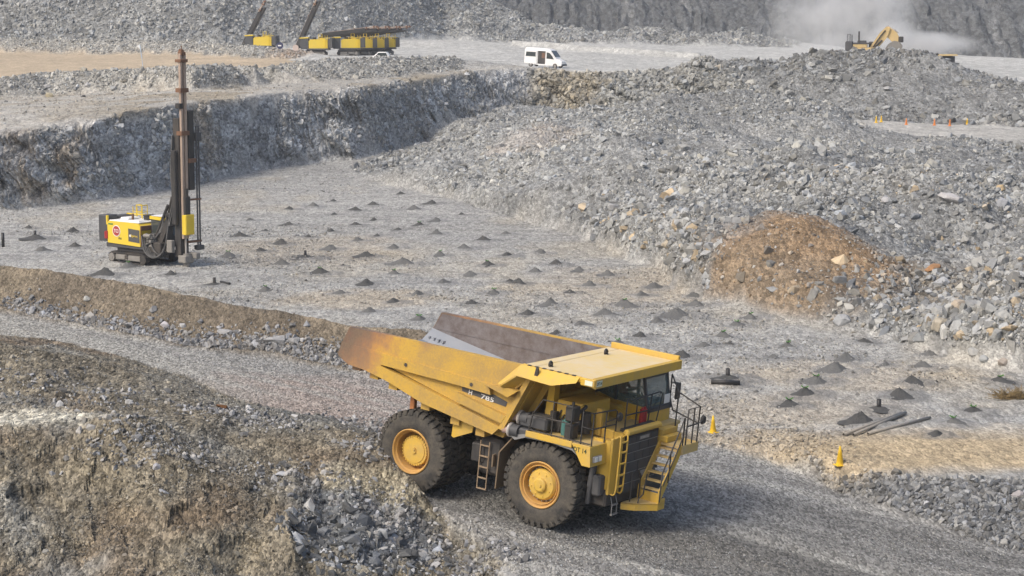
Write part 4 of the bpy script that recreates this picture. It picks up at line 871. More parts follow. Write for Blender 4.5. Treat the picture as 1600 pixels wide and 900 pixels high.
# radiator grille, hood lip
b = MB(); b.prism([(1.1, 1.25), (2.06, 1.25), (2.10, 3.12), (1.1, 3.12)], 1, -1.02, .92); g = b.build('radiator_housing', 'black', truck)
b = MB()
zz = [1.32, 1.62, 1.95, 2.28, 2.58, 2.86, 3.08]
for i in range(6):
    ys2 = [-.98, -.50, 0, .45, .88] if i % 2 else [-.98, -.25, .30, .88]
    for j in range(len(ys2) - 1): b.box(2.085, 2.125, ys2[j] + .012, ys2[j + 1] - .012, zz[i] + .014, zz[i + 1] - .014, b=.008)
b.build('grille_panel', 'grille', g)
b = MB()
for z in zz[1:-1]: b.box(2.12, 2.135, -.97, .87, z - .008, z + .008)
b.box(2.13, 2.14, -.05, .30, 1.72, 1.9); b.build('grille_seam', 'grey', g)
b = MB(); b.box(2.128, 2.14, -.30, .28, 2.93, 3.04, b=.003); bd = b.build('name_badge', 'grey', g)
text_mesh('lettering', 'KOMATSU', .07, 'pale', bd, (2.142, -.01, 2.985), (0, 1, 0), (0, 0, 1), .006, .5)
b = MB(); b.box(1.98, 2.20, -1.14, .98, 3.16, 3.34, b=.05); b.build('hood_lip', 'yellow', truck)
b = MB(); b.box(1.78, 1.98, -1.0, .9, 3.22, 3.32, b=.02); b.build('toe_board', 'black', truck)

# bottom platform and stairs along the front
b = MB(); b.prism([(2.06, -.95), (2.45, -.72), (2.92, -.12), (2.92, .28), (2.06, .28)], 2, .96, 1.0); b.build('lower_platform', 'yellow_dusty', truck)
st = empty('staircase'); st.parent = truck
b = MB()
def stringer(x): b.prism([(-.12, 1.10), (-.12, 1.42), (.93, 2.72), (1.10, 2.72), (1.10, 2.50), (.02, 1.10)], 0, x, x + .04)
stringer(2.14); stringer(2.88)
b.prism([(2.06, -.95), (2.45, -.72), (2.92, -.12), (2.92, -.10), (2.46, -.68), (2.06, -.90)], 2, .78, 1.0); b.box(2.88, 2.92, -.12, .3, .78, 1.12).box(2.1, 2.92, -.04, 0, 1.0, 1.30)
b.build('stringer', 'yellow', st)
for k in range(6):
    t = k / 5; b = MB(); b.box(2.18, 2.88, -.06 + .98 * t, .17 + .98 * t, 1.36 + 1.12 * t, 1.40 + 1.12 * t, b=.01); b.build('step', 'yellow_dusty', st)
b = MB(); b.box(1.95, 2.96, 1.02, 2.0, 2.58, 2.68, b=.01).box(2.90, 2.98, 1.0, 2.02, 2.40, 2.70, b=.01).box(1.9, 2.98, 1.98, 2.04, 2.40, 2.70, b=.01); b.build('upper_landing', 'yellow_dusty', truck)
b = MB(); b.box(1.94, 2.42, .98, 1.9, 2.68, 2.88, b=.02).box(1.94, 2.22, 1.0, 1.9, 2.88, 3.06, b=.02).box(1.5, 1.95, .9, 2.5, 2.5, 3.0, b=.02); b.build('cab_step', 'yellow', truck)
# railings
def rail(name, polys, r=.024, mat='black'):
    b = MB()
    for p in polys: b.tube(p, r)
    return b.build(name, mat, truck)
rail('railing', [[(-.55, -2.56, 2.99), (-.45, -2.56, 3.55), (-.12, -2.56, 4.05), (.95, -2.56, 4.05), (.95, -2.56, 2.96)], [(-.45, -2.56, 3.5), (.95, -2.56, 3.5)], [(.28, -2.56, 2.96), (.28, -2.56, 4.05)], [(-.55, -2.56, 3.02), (1.7, -2.58, 3.02)]])
rail('railing', [[(1.35, -2.56, 2.95), (1.35, -2.56, 4.0), (1.70, -2.54, 3.98), (1.70, -1.25, 3.92), (1.70, -1.12, 3.85), (1.70, -1.12, 2.95)], [(1.35, -2.56, 3.5), (1.70, -2.54, 3.48), (1.70, -1.12, 3.45)], [(1.70, -2.5, 2.95), (1.70, -2.5, 3.97)], [(1.70, -1.75, 2.95), (1.70, -1.75, 3.95)]])
rail('railing', [[(1.72, -.60, 3.22), (1.72, -.60, 4.18), (1.72, -.25, 4.10), (1.78, 1.35, 4.18), (1.80, 1.5, 4.1), (1.82, 1.2, 3.25)], [(1.72, -.58, 3.66), (1.76, 1.3, 3.64)], [(1.72, .05, 3.22), (1.72, .05, 4.10)], [(1.75, .78, 3.22), (1.75, .9, 4.15)]])
rail('railing', [[(2.93, -.08, 1.05), (2.93, -.08, 1.95), (2.93, .20, 2.35), (2.93, .95, 3.45), (2.93, 1.05, 3.6), (2.93, 1.05, 2.68)], [(2.93, .05, 1.55), (2.93, .9, 2.75), (2.93, 1.05, 3.0)], [(2.93, .35, 1.6), (2.93, .35, 2.55)]])
rail('railing', [[(2.18, -.62, 1.0), (2.18, -.62, 1.92), (2.20, -.35, 1.98), (2.22, -.15, 1.80), (2.22, -.15, 1.05)], [(2.46, -.60, 1.0), (2.46, -.56, 1.15), (2.48, -.35, 1.25), (2.5, -.25, 1.9)]])
rail('railing', [[(2.95, 1.95, 2.66), (2.95, 1.95, 3.85), (2.95, 1.2, 3.85), (2.95, 1.2, 2.66)], [(2.95, 1.95, 3.85), (2.1, 2.0, 4.15), (1.5, 2.55, 4.55), (1.5, 2.6, 3.1)], [(2.95, 1.95, 3.3), (1.9, 2.1, 3.5), (1.5, 2.6, 3.7)], [(2.1, 2.0, 2.66), (2.1, 2.0, 4.15)], [(2.95, 1.2, 3.3), (2.95, 1.95, 3.3)], [(2.95, 1.6, 2.66), (2.95, 1.6, 3.85)]], .026)
# cab
cabE = empty('cab'); cabE.parent = truck
b = MB(); b.prism([(-.3, 3.08), (1.62, 3.08), (1.62, 3.56), (1.50, 3.66), (.25, 3.72), (-.3, 3.86)], 1, .90, 2.40); b.box(-.2, 1.3, .84, .92, 3.1, 3.55, b=.02); b.build('cab_base', 'yellow', cabE)
b = MB()
b.prism([(-.32, 3.80), (-.32, 4.60), (-.2, 4.70), (1.40, 4.70), (1.38, 4.60), (-.22, 4.60), (-.22, 3.84)], 1, .92, 2.38)
for y in (.90, 2.34):
    b.prism([(1.55, 3.56), (1.64, 3.56), (1.42, 4.70), (1.33, 4.70)], 1, y, y + .08); b.prism([(.38, 3.70), (.46, 3.70), (.42, 4.7), (.34, 4.7)], 1, y, y + .07); b.prism([(-.34, 3.80), (-.24, 3.80), (-.2, 4.7), (-.3, 4.7)], 1, y, y + .08)
b.prism([(1.585, 3.52), (1.64, 3.52), (1.62, 3.66), (1.56, 3.66)], 1, .9, 2.42); b.prism([(1.36, 4.56), (1.43, 4.56), (1.41, 4.70), (1.34, 4.70)], 1, .9, 2.42)
b.prism([(1.62, 3.50), (1.66, 3.50), (1.66, 3.62), (1.62, 3.62)], 1, .9, 2.42)
b.build('cab_frame', 'charcoal', cabE)
def pane(P, n): b = MB(); b.plate(P, n, .012); b.build('window', 'glass', cabE)
pane([(1.60, .98, 3.66), (1.60, 2.34, 3.66), (1.41, 2.34, 4.58), (1.41, .98, 4.58)], (1, 0, .2))
pane([(.46, .93, 3.72), (1.55, .93, 3.66), (1.36, .93, 4.62), (.42, .93, 4.62)], (0, -1, 0)); pane([(-.25, .93, 3.86), (.38, .93, 3.72), (.34, .93, 4.62), (-.22, .93, 4.62)], (0, -1, 0))
pane([(-.25, 2.36, 3.86), (1.55, 2.36, 3.66), (1.36, 2.36, 4.62), (-.22, 2.36, 4.62)], (0, 1, 0))
b = MB(); b.box(-.05, .45, 1.35, 1.95, 3.45, 3.66, b=.05).box(-.15, .02, 1.38, 1.92, 3.6, 4.3, b=.05).box(1.0, 1.4, 1.0, 2.3, 3.55, 3.78, b=.05); b.build('seat', 'black', cabE)
b = MB(); b.lathe([(.20, -.015), (.22, 0), (.20, .015)], 20, mat=Matrix.Translation((.92, 1.65, 3.98)) @ Matrix.Rotation(rad(60), 4, 'Y') @ Matrix.Rotation(rad(90), 4, 'X')).cyl((1.1, 1.65, 3.6), (.93, 1.65, 3.97), .03); b.build('steering_wheel', 'black', cabE)
b = MB(); b.tube([(1.62, 1.25, 3.62), (1.60, 1.75, 4.05)], .014).tube([(1.62, 1.9, 3.62), (1.56, 2.2, 4.2)], .014); b.build('wiper', 'black', cabE)
b = MB(); b.box(1.625, 1.64, 1.95, 2.3, 3.68, 3.98, b=.003); b.build('windscreen_notice', 'white', cabE)
# mirrors
def mirror(p, arm, sz=.17):
    b = MB(); b.tube(arm, .018); o = b.build('mirror', 'black', truck); b = MB(); b.cyl((p[0] - .03, p[1], p[2]), (p[0] + .04, p[1], p[2]), sz, sz * .8, n=16); b.build('mirror_head', 'black', o)
mirror((1.86, -1.20, 3.72), [(1.70, -1.75, 3.6), (1.86, -1.2, 3.72)], .15)
mirror((2.7, 2.75, 3.25), [(2.95, 1.95, 3.3), (2.7, 2.75, 3.25)], .16)
b = MB(); b.box(1.68, 1.76, 2.5, 2.78, 3.75, 4.3, b=.03).tube([(1.6, 2.4, 4.3), (1.72, 2.62, 4.3)], .02); b.build('mirror', 'black', truck)
# machinery on the decks
b = MB(); b.box(-.15, .78, -1.70, -.02, 3.3, 3.95, b=.03).box(-.9, -.5, -1.2, 1.2, 2.9, 3.9, b=.05).prism([(.2, 3.2), (1.15, 3.2), (.7, 3.6), (.2, 3.6)], 1, .55, .88).box(.70, .80, -1.66, -.05, 3.2, 3.9, b=.01)
b.prism([(-.55, 3.0), (-.25, 3.0), (-.25, 4.75), (-.45, 4.75)], 1, -1.75, -1.45).box(1.05, 1.25, -1.30, -1.12, 3.0, 3.85, b=.02).box(.8, 1.7, -1.2, -1.0, 2.95, 3.25, b=.03); b.build('hydraulic_cabinet', 'yellow', truck)
b = MB(); b.box(.65, .95, -2.45, -2.05, 2.98, 3.45, b=.04).box(.62, .95, -2.45, -2.05, 3.52, 4.0, b=.04).cyl((.78, -2.25, 3.98), (.78, -2.25, 4.12), .05)
b.cyl((.4, -1.6, 3.3), (1.0, -1.6, 3.3), .20).cyl((.95, -1.7, 3.1), (.95, -1.7, 3.75), .16).box(.68, .72, -2.4, -2.1, 3.03, 3.4).tube(arc([(.8, -2.0, 3.7), (.9, -1.7, 3.9), (.6, -1.3, 3.8)]), .06); b.build('air_cleaner', 'black', truck)
b = MB(); b.box(-.6, .55, -1.9, -1.1, 2.96, 3.35, b=.05).box(-1.2, -.1, -2.2, .8, 2.6, 3.1, b=.05).cyl((-.3, -1.4, 3.3), (.4, -1.4, 3.35), .17).cyl((-.1, -1.9, 3.1), (-.1, -1.9, 3.6), .12)
for k in range(7): b.tube(arc([(-.3 + .15 * k, -1.95, 3.0), (-.2 + .12 * k, -1.7, 3.5 + .06 * (k % 3)), (.1 + .1 * k, -1.3, 3.35)]), .03)
b.build('engine_bay', 'dark', truck)
b = MB(); b.cyl((.42, -2.0, 2.97), (.42, -2.0, 3.42), .13, n=16).cyl((.42, -2.0, 3.42), (.42, -2.0, 3.5), .08, .05); b.build('gas_bottle', 'teal', truck)
b = MB()
for y in (.60, .76): b.cyl((1.62, y, 3.22), (1.62, y, 3.66), .085, n=14).cyl((1.62, y, 3.66), (1.62, y, 3.74), .05, .03)
b.build('fire_extinguisher', 'red', truck)
# exhaust mufflers
b = MB(); b.box(-1.0, .0, -2.45, -1.7, 3.02, 3.42, b=.06).box(-1.05, -.5, -2.58, -1.9, 2.72, 3.0, b=.05); b.build('muffler', 'charcoal', truck)
for (x, y, z) in ((-.98, -2.28, 3.26), (-1.16, -2.50, 2.86)):
    b = MB(); b.cyl((x + .25, y, z), (x - .03, y, z), .20, n=20, mi=1).lathe([(.16, 0), (.235, .02), (.235, .08), (.16, .10)], 20, mat=Matrix.Translation((x - .03, y, z)) @ Matrix.Rotation(rad(90), 4, 'Z')); o = b.build('exhaust_pipe', ['pale', 'charcoal'], truck)
    b = MB(); b.cyl((x, y, z), (x - .34, y - .05, z - .02), .13, n=16); b.build('outlet', 'exhaust', o)
# fuel tank, step ladder, mudguard
b = MB(); b.box(-2.55, -1.65, -2.25, -1.25, 1.15, 2.35, b=.12).box(-2.8, -2.3, -2.3, -1.7, 1.5, 2.1, b=.04); b.build('fuel_tank', 'dark', truck)
b = MB(); b.box(-2.55, -1.65, 1.25, 2.25, 1.15, 2.35, b=.12); b.build('oil_tank', 'dark', truck)
b = MB()
for x in (-2.42, -2.08): b.tube([(x, -2.34, 2.25), (x, -2.34, .68)], .022)
for z in (.70, 1.05, 1.40, 1.75, 2.1): b.box(-2.42, -2.08, -2.37, -2.31, z - .02, z + .02)
b.build('step_ladder', 'tan_steel', truck)
b = MB(); b.plate([(-1.0, -2.5, 2.78), (-1.62, -2.5, 2.02), (-1.70, -2.5, .82), (-1.70, -1.7, .82), (-1.62, -1.7, 2.02), (-1.0, -1.7, 2.78)][:0] or [(-1.0, -2.5, 2.78), (-1.58, -2.5, 2.05), (-1.58, -1.65, 2.05), (-1.0, -1.65, 2.78)], (-.7, 0, .6), .04)
b.plate([(-1.58, -2.5, 2.05), (-1.64, -2.45, .85), (-1.64, -1.7, .85), (-1.58, -1.65, 2.05)], (-1, 0, 0), .04); b.box(-1.9, -1.85, -2.42, -2.1, 1.5, 1.9); b.build('mudguard', 'brown', truck)
b = MB(); b.plate([(-1.0, 2.5, 2.78), (-1.58, 2.5, 2.05), (-1.58, 1.65, 2.05), (-1.0, 1.65, 2.78)], (-.7, 0, .6), .04); b.build('mudguard', 'brown', truck)
b = MB(); b.prism([(-1.2, 2.72), (-.6, 2.86), (1.05, 2.84), (1.3, 2.6), (1.1, 2.72), (.4, 2.78), (-.6, 2.76), (-1.0, 2.60)], 1, -2.62, -1.5); b.build('wheel_arch', 'grey', truck)

# ------------------------------------------------------------ people
def skinned(name, verts, edges, radii, mats, parent=None, sub=2):
    me = bpy.data.meshes.new(name); me.from_pydata(verts, edges, []); o = bpy.data.objects.new(name, me); col.objects.link(o)
    sk_ = o.modifiers.new('s', 'SKIN'); ss = o.modifiers.new('u', 'SUBSURF'); ss.levels = ss.render_levels = sub
    for d, r in zip(me.skin_vertices[0].data, radii): d.radius = (r, r)
    me.skin_vertices[0].data[0].use_root = True
    dg = bpy.context.evaluated_depsgraph_get(); m2 = bpy.data.meshes.new_from_object(o.evaluated_get(dg)); m2.name = name; bpy.data.objects.remove(o)
    for p in m2.polygons: p.use_smooth = True
    for q in mats: m2.materials.append(M[q])
    o = bpy.data.objects.new(name, m2); col.objects.link(o); o.parent = parent; return o
drv = empty('person', label='driver in an orange-red work shirt seated in the dump truck cab', cat='person')
drv.matrix_world = TR @ Matrix.Translation((.18, 1.65, 3.66))
V = [(0, 0, .08), (0, 0, .28), (.02, 0, .45), (.04, 0, .56), (.05, 0, .66), (.07, 0, .74), (.09, 0, .82), (.02, .2, .48), (.20, .26, .28), (.50, .2, .36), (.60, .18, .38), (.02, -.2, .48), (.20, -.26, .28), (.50, -.2, .36), (.60, -.18, .38),
     (.20, .11, .07), (.48, .14, .10), (.56, .14, -.25), (.20, -.11, .07), (.48, -.14, .10), (.56, -.14, -.25), (.66, .14, -.30), (.66, -.14, -.30)]
E_ = [(0, 1), (1, 2), (2, 3), (3, 4), (4, 5), (5, 6), (2, 7), (7, 8), (8, 9), (9, 10), (2, 11), (11, 12), (12, 13), (13, 14), (0, 15), (15, 16), (16, 17), (0, 18), (18, 19), (19, 20), (17, 21), (20, 22)]
rr = [.15, .15, .14, .07, .06, .10, .085, .075, .055, .045, .04, .075, .055, .045, .04, .085, .07, .05, .085, .07, .05, .045, .045]
bd = skinned('body', V, E_, rr, ['skin', 'shirt', 'trouser'], drv)
for p in bd.data.polygons:
    c = p.center; p.material_index = 0 if (c.z > .585 or c.x > .40 and c.z > .2) else (1 if c.z > .16 else 2)
b = MB(); b.lathe([(.001, .135), (.07, .12), (.115, .06), (.125, 0), (.115, -.005)], 20, mat=Matrix.Translation((.08, 0, .82)) @ Matrix.Rotation(rad(90), 4, 'X')); b.build('hard_hat', 'white', drv)

# ------------------------------------------------------------ drilling rigs
def rig(kind, label, group=None, name='drill_rig', detail=True):
    """tracked blast-hole drill: x forward towards the mast, y left, z up, origin on the ground under the tracks"""
    r = empty(name, label=label, cat='drill rig', group=group)
    for s in (-1, 1):
        tk = empty('crawler'); tk.parent = r
        y0, y1 = (s * 1.25 - .2, s * 1.25 + .2)
        P = [(-1.75, .38), (-1.62, .62), (-1.35, .74), (1.35, .74), (1.65, .60), (1.78, .34), (1.62, .10), (1.35, .0), (-1.35, .0), (-1.62, .10)]
        Q = [(x * .93, (z - .36) * .72 + .36) for x, z in P]
        b = MB(); n = len(P)
        V = [(x, y, z) for y in (y0, y1) for x, z in P] + [(x, y, z) for y in (y0, y1) for x, z in Q]
        for i in range(n):
            j = (i + 1) % n; b.add([V[i], V[j], V[n + j], V[n + i]], [(0, 1, 2, 3)]); b.add([V[2 * n + i], V[2 * n + j], V[3 * n + j], V[3 * n + i]], [(0, 1, 2, 3)])
            b.add([V[i], V[j], V[2 * n + j], V[2 * n + i]], [(0, 1, 2, 3)]); b.add([V[n + i], V[n + j], V[3 * n + j], V[3 * n + i]], [(0, 1, 2, 3)])
        L = sum(math.dist(P[i], P[(i + 1) % n]) for i in range(n)); k = 0.0
        for i in range(n):
            a, c = Vector(P[i]), Vector(P[(i + 1) % n]); d = (c - a); l = d.length; d.normalize(); nn = Vector((d.y, -d.x)) * -1
            q = 0.0
            while q < l - .05:
                m = a + d * (q + .06); e = m + nn * .035; b.add([(m.x - d.x * .045, y0 - .02, m.y - d.y * .045), (m.x + d.x * .045, y0 - .02, m.y + d.y * .045), (m.x + d.x * .045, y1 + .02, m.y + d.y * .045), (m.x - d.x * .045, y1 + .02, m.y - d.y * .045),
                       (e.x - d.x * .03, y0 - .02, e.y - d.y * .03), (e.x + d.x * .03, y0 - .02, e.y + d.y * .03), (e.x + d.x * .03, y1 + .02, e.y + d.y * .03), (e.x - d.x * .03, y1 + .02, e.y - d.y * .03)], [(0, 1, 2, 3), (4, 5, 6, 7), (0, 1, 5, 4), (1, 2, 6, 5), (2, 3, 7, 6), (3, 0, 4, 7)])
                q += .15
        b.build('track_chain', 'dark', tk)
        b = MB(); b.box(-1.15, 1.2, y0 + .05, y1 - .05 , .20, .60, b=.04).box(-.9, -.2, y0 - .02, y1 + .02, .26, .55, b=.03).box(.1, 1.25, min(y0 - .02, y1 - .02), y1 + .02, .22, .52, b=.03); b.build('track_frame', 'steel_dirty', tk)
        b = MB(); b.cyl((-1.45, y0 - .03, .37), (-1.45, y1 + .03, .37), .26, n=14).cyl((-1.45, y0 - .06, .37), (-1.45, y1 + .06, .37), .12, n=10); b.build('sprocket', 'steel_dirty', tk)
        b = MB(); b.cyl((1.42, y0 - .01, .36), (1.42, y1 + .01, .36), .27, n=14); b.build('idler', 'dark', tk); b = MB(); b.cyl((.0, s * 1.25 - .26, .46), (.0, s * 1.25 + .26, .46), .14, n=10); b.build('roller', 'dark', tk)
    b = MB(); b.box(-1.5, 1.6, -.95, .95, .55, .95, b=.05).box(-2.3, 1.4, -1.15, 1.15, .95, 1.25, b=.04).box(-1.0, 1.0, -1.1, 1.1, .3, .6, b=.05); b.build('undercarriage', 'charcoal', r)
    b = MB(); b.prism([(-2.05, 1.25), (1.05, 1.15), (1.05, 2.48), (.85, 2.62), (-1.9, 2.68), (-2.05, 2.55)], 1, -1.22, 1.0)
    hs = b.build('engine_housing', 'drill_yellow', r)
    b = MB(); b.box(-1.95, .9, -1.16, .94, 2.63, 2.72, b=.03).box(-1.5, -.7, -.6, .4, 2.7, 2.88, b=.05).box(-.3, .6, -.9, -.2, 2.68, 2.78, b=.02); b.build('housing_top', 'white' if kind == 'main' else 'drill_yellow', hs)
    b = MB(); b.cyl((.2, .3, 2.7), (.2, .3, 3.0), .30, n=14).cyl((.2, .3, 3.0), (.2, .3, 3.06), .34, n=14); b.build('air_intake', 'black', hs)
    b = MB(); b.cyl((-.45, -.45, 2.7), (-.45, -.45, 3.15), .08, n=10); b.build('exhaust_pipe', 'rust', hs)
    b = MB(); b.plate([(-.05, -1.225, 1.45), (1.0, -1.225, 1.38), (1.0, -1.225, 2.22), (-.05, -1.225, 2.28)], (0, -1, 0), .012); b.build('side_panel', 'charcoal', hs)
    if detail:
        b = MB(); b.cyl((-1.18, -1.222, 2.05), (-1.18, -1.24, 2.05), .37, n=28); b.build('round_decal', 'white', hs)
        b = MB(); b.cyl((-1.18, -1.24, 2.05), (-1.18, -1.25, 2.05), .32, n=28); b.build('decal_disc', 'red', hs)
        text_mesh('lettering', 'TCI', .24, 'white', hs, (-1.18, -1.256, 2.05), (1, 0, 0), (0, 0, 1), .01, .42)
        text_mesh('lettering', 'PR6', .14, 'ink', hs, (-.85, -1.228, 1.58), (1, 0, 0), (0, 0, 1), .008, .3)
        text_mesh('lettering', 'Epiroc', .20, 'drill_yellow', hs, (.52, -1.242, 1.80), (1, 0, 0), (0, 0, 1), .008, .62)
        b = MB(); b.cyl((.13, -1.238, 1.82), (.13, -1.248, 1.82), .085, n=8); b.build('emblem', 'white', hs)
        b = MB(); b.plate([(-1.95, -1.225, 2.42), (-1.5, -1.225, 2.42), (-1.5, -1.225, 2.52), (-1.95, -1.225, 2.52)], (0, -1, 0), .006); b.build('sticker', 'green', hs)
    # dust collector cabinet at the tail
    b = MB(); b.box(-3.0, -2.12, -1.15, -.25, 1.3, 3.0, b=.05).box(-2.9, -2.12, -.2, 1.0, 1.3, 2.9, b=.05); b.build('dust_collector', 'charcoal', r)
    b = MB(); b.box(-2.2, -2.06, -1.2, -1.05, 2.4, 3.0, b=.02).box(-2.5, -.6, .85, .97, 2.9, 2.98).box(-2.5, -2.4, .85, .97, 2.5, 2.95); b.build('boom_rest', 'drill_yellow', r)
    lad = MB()
    for x in (-1.15, -.6):
        for y in (.5, .95): lad.tube([(x, y, 2.7), (x, y, 3.6)], .03)
        lad.tube([(x, .5, 3.6), (x, .95, 3.6)], .03); lad.tube([(x, .5, 3.15), (x, .95, 3.15)], .025)
    for z in (3.15, 3.6): lad.tube([(-1.15, .5, z), (-.6, .5, z)], .03)
    lad.build('top_railing', 'drill_yellow', r)
    b = MB()
    for x in (-2.1, -1.7): b.tube([(x, 1.06, .9), (x, 1.06, 3.4)], .03)
    for k in range(8): b.tube([(-2.1, 1.06, 1.0 + .3 * k), (-1.7, 1.06, 1.0 + .3 * k)], .02)
    b.build('ladder', 'drill_yellow', r)
    # cab
    cb = empty('cab'); cb.parent = r
    b = MB(); b.prism([(1.15, 1.1), (2.35, 1.1), (2.6, 1.9), (2.35, 2.9), (1.15, 2.95)], 1, -.35, .95); b.build('cab_shell', 'charcoal', cb)
    b = MB(); b.prism([(1.1, 2.9), (2.55, 2.84), (2.6, 3.02), (1.1, 3.1)], 1, -.42, 1.02); b.build('cab_roof', 'drill_yellow', cb)
    b = MB(); b.box(1.2, 2.3, -.38, .98, 3.09, 3.13, b=.02); b.build('roof_top', 'white', cb)
    b = MB(); b.plate([(1.3, -.36, 2.0), (2.4, -.36, 1.95), (2.25, -.36, 2.78), (1.3, -.36, 2.8)], (0, -1, 0), .015).plate([(2.61, -.25, 1.92), (2.61, .85, 1.92), (2.38, .85, 2.82), (2.38, -.25, 2.82)], (1, 0, .2), .015); b.build('window', 'windscreen', cb)
    return r

def mast(par, base, tilt, length, upper=True, hoses=True):
    """drill feed; local z runs along the feed"""
    m = empty('mast'); m.parent = par; m.matrix_parent_inverse = Matrix.Identity(4)
    m.matrix_local = Matrix.Translation(base) @ Matrix.Rotation(tilt, 4, 'Y')
    b = MB(); b.box(-.38, .18, -.30, .30, .6, length * .70, b=.03)
    for z in np.arange(1.0, length * .68, .8): b.box(-.27, -.22, -.28, .28, z, z + .12)
    b.box(-.06, .2, -.34, -.26, .8, length * .62).box(-.06, .2, .26, .34, .8, length * .62); b.build('feed_beam', 'dark', m)
    b = MB(); b.box(.19, .38, -.24, -.05, 1.8, length, b=.02).box(.19, .38, .05, .26, 1.8, length - .1, b=.02).box(.16, .2, -.2, .24, 3.0, length - .4); b.build('feed_rail', 'copper', m)
    b = MB(); b.box(.08, .42, -.20, .24, length - .12, length + .12, b=.04).box(-.05, .48, -.32, .34, length - .55, length - .35, b=.03).box(.0, .46, -.34, .36, length * .82, length * .84).box(.0, .46, -.34, .36, length * .62, length * .64).cyl((.25, 0, length + .1), (.25, 0, length + .5), .03).cyl((.2, -.1, length + .15), (.2, .14, length + .15), .13, n=12); b.build('crown', 'rust', m)
    if not upper:
        b = MB(); b.box(-.50, -.2, -.5, .5, .3, length * .92, b=.05).box(-.35, .3, -.62, -.30, 1.5, length * .88, b=.05).box(-.35, .3, .30, .62, .8, length * .8, b=.05); b.build('rod_carousel', 'black', m)
    if upper:
        b = MB(); b.box(-.15, .36, .36, .86, length * .36, length * .735, b=.04).box(-.3, .1, -.62, -.32, length * .2, length * .55, b=.04).box(0, .25, .30, .78, length * .56, length * .58).box(0, .42, -.42, -.1, length * .745, length * .77, b=.03); b.build('rod_carousel', 'black', m)
        b = MB(); b.box(.18, .55, -.22, .26, 3.1, 4.5, b=.04).box(.2, .5, -.1, .14, 4.5, 5.0, b=.03); b.build('rotation_head', 'dark', m)
        b = MB(); b.box(.22, .62, -.25, .5, 2.05, 3.35, b=.04).box(.62, .66, -.1, .4, 2.15, 2.3).box(.62, .66, -.1, .4, 3.0, 3.1); b.build('dust_hood_box', 'drill_yellow', m)
        b = MB(); b.box(-.1, .6, -.35, .45, .25, .75, b=.06).cyl((.32, .05, .0), (.32, .05, .85), .2, .26, n=14).box(.1, .9, .3, .7, .5, .9, b=.05); b.build('dust_hood', 'steel_dirty', m)
        b = MB()
        for y in (1.02, 1.22): b.tube([(.35, y, 1.1), (.35, y, length * .66)], .055, 8)
        b.box(.2, .5, .9, 1.35, length * .59, length * .63, b=.02).box(.15, .55, .85, 1.4, 1.0, 1.3, b=.03); b.build('drill_rods', 'charcoal', m)
        b = MB(); b.box(.1, .4, .3, 1.35, 4.2, 4.3).box(.1, .4, .25, 1.3, 1.5, 1.62).box(.15, .5, .3, .85, length * .49, length * .51); b.build('rod_clamp', 'rust', m)
        b = MB(); b.cyl((.28, .02, -.1), (.28, .02, 2.1), .07, n=10); b.build('drill_string', 'pale', m)
    if hoses:
        b = MB(); r2 = random.Random(3)
        for k in range(12):
            y = -.44 + .05 * k; b.tube(arc([(-.26 - .03 * (k % 3), y, length * .62), (-.40 - .05 * (k % 2), y - .06, length * .45), (-.34, y, 4.0), (-.55 - .1 * (k % 3), y - .15, 2.6)]), .045)
        b.build('hose_bundle', 'hose', m)
    return m

p = ground(243, 405, 95)
near_rig = rig('main', 'yellow tracked drill rig with upright mast drilling on the pit floor')
p = ground(225, 409, 95)
near_rig.location = p; near_rig.rotation_euler = (0, 0, rad(-37))
mast(near_rig, (3.75, -.1, .0), rad(0.3), 13.5)
b = MB(); b.prism([(1.0, 1.0), (2.3, 1.25), (3.05, 2.6), (2.9, 3.2), (2.3, 2.2), (1.0, 1.6)], 1, -.62, -.30).cyl((1.4, -.46, 1.3), (2.9, -.46, 3.9), .10).cyl((2.0, -.1, 1.6), (3.0, -.2, 4.4), .09).box(2.6, 3.1, -.5, .1, 2.5, 3.4, b=.06).box(1.3, 2.6, -.95, -.42, .8, 1.5, b=.06); b.build('boom', 'dark', near_rig)
b = MB(); r3 = random.Random(5)
for k in range(13):
    y = -.75 + .05 * k + r3.uniform(-.05, .05)
    b.tube(arc([(1.05, -1.0 + .06 * k, 1.7 + .05 * (k % 4)), (1.5 + .05 * k, y - .25, 2.0 - .1 * (k % 5)), (2.1, y - .3, 1.0 - .12 * (k % 5)), (2.7, y - .1, .75 + .2 * (k % 3)), (2.95, y + .2, 2.2 + .1 * k)]), .042)
for k in range(8): b.tube(arc([(1.0, -1.1 + .1 * k, 1.35), (1.35, -1.2 + .1 * k, 1.25 - .05 * k), (1.8, -.9 + .08 * k, 1.55 + .04 * k), (2.5, -.5, 2.4 + .1 * k)]), .04)
for k in range(10):
    a = .12 * k; b.tube(arc([(1.1, -1.15 + .2 * k % 1.2, 1.9), (1.6, -1.35 + a, .9 + .05 * k), (2.3, -1.25 + a, .55), (2.9, -.9 + a * .5, 1.1 + a), (3.1, -.6 + a * .3, 3.0 + a)]), .05)
b.build('hose_loops', 'hose', near_rig)
b = MB()
for k in range(9): b.box(1.1 + .22 * (k % 4), 1.28 + .22 * (k % 4), -1.15 + .1 * (k % 3), -.85 + .1 * (k % 3), 1.25 + .22 * (k // 3), 1.42 + .22 * (k // 3), b=.02)
b.box(1.06, 1.9, -1.0, -.5, 1.2, 1.3).cyl((1.3, -1.1, 1.9), (1.9, -1.1, 1.9), .12, n=10).cyl((2.4, -.6, .9), (3.3, -.6, 1.2), .12, n=10).box(3.0, 3.5, -.8, -.5, .9, 1.7, b=.04)
b.build('valve_block', 'steel_dirty', near_rig)
b = MB(); b.tube([(1.12, -1.2, 2.45), (1.12, -1.2, 1.2)], .03).box(1.06, 1.16, -1.22, -.2, 2.2, 2.5, b=.02); b.build('engine_bay_frame', 'rust', near_rig)
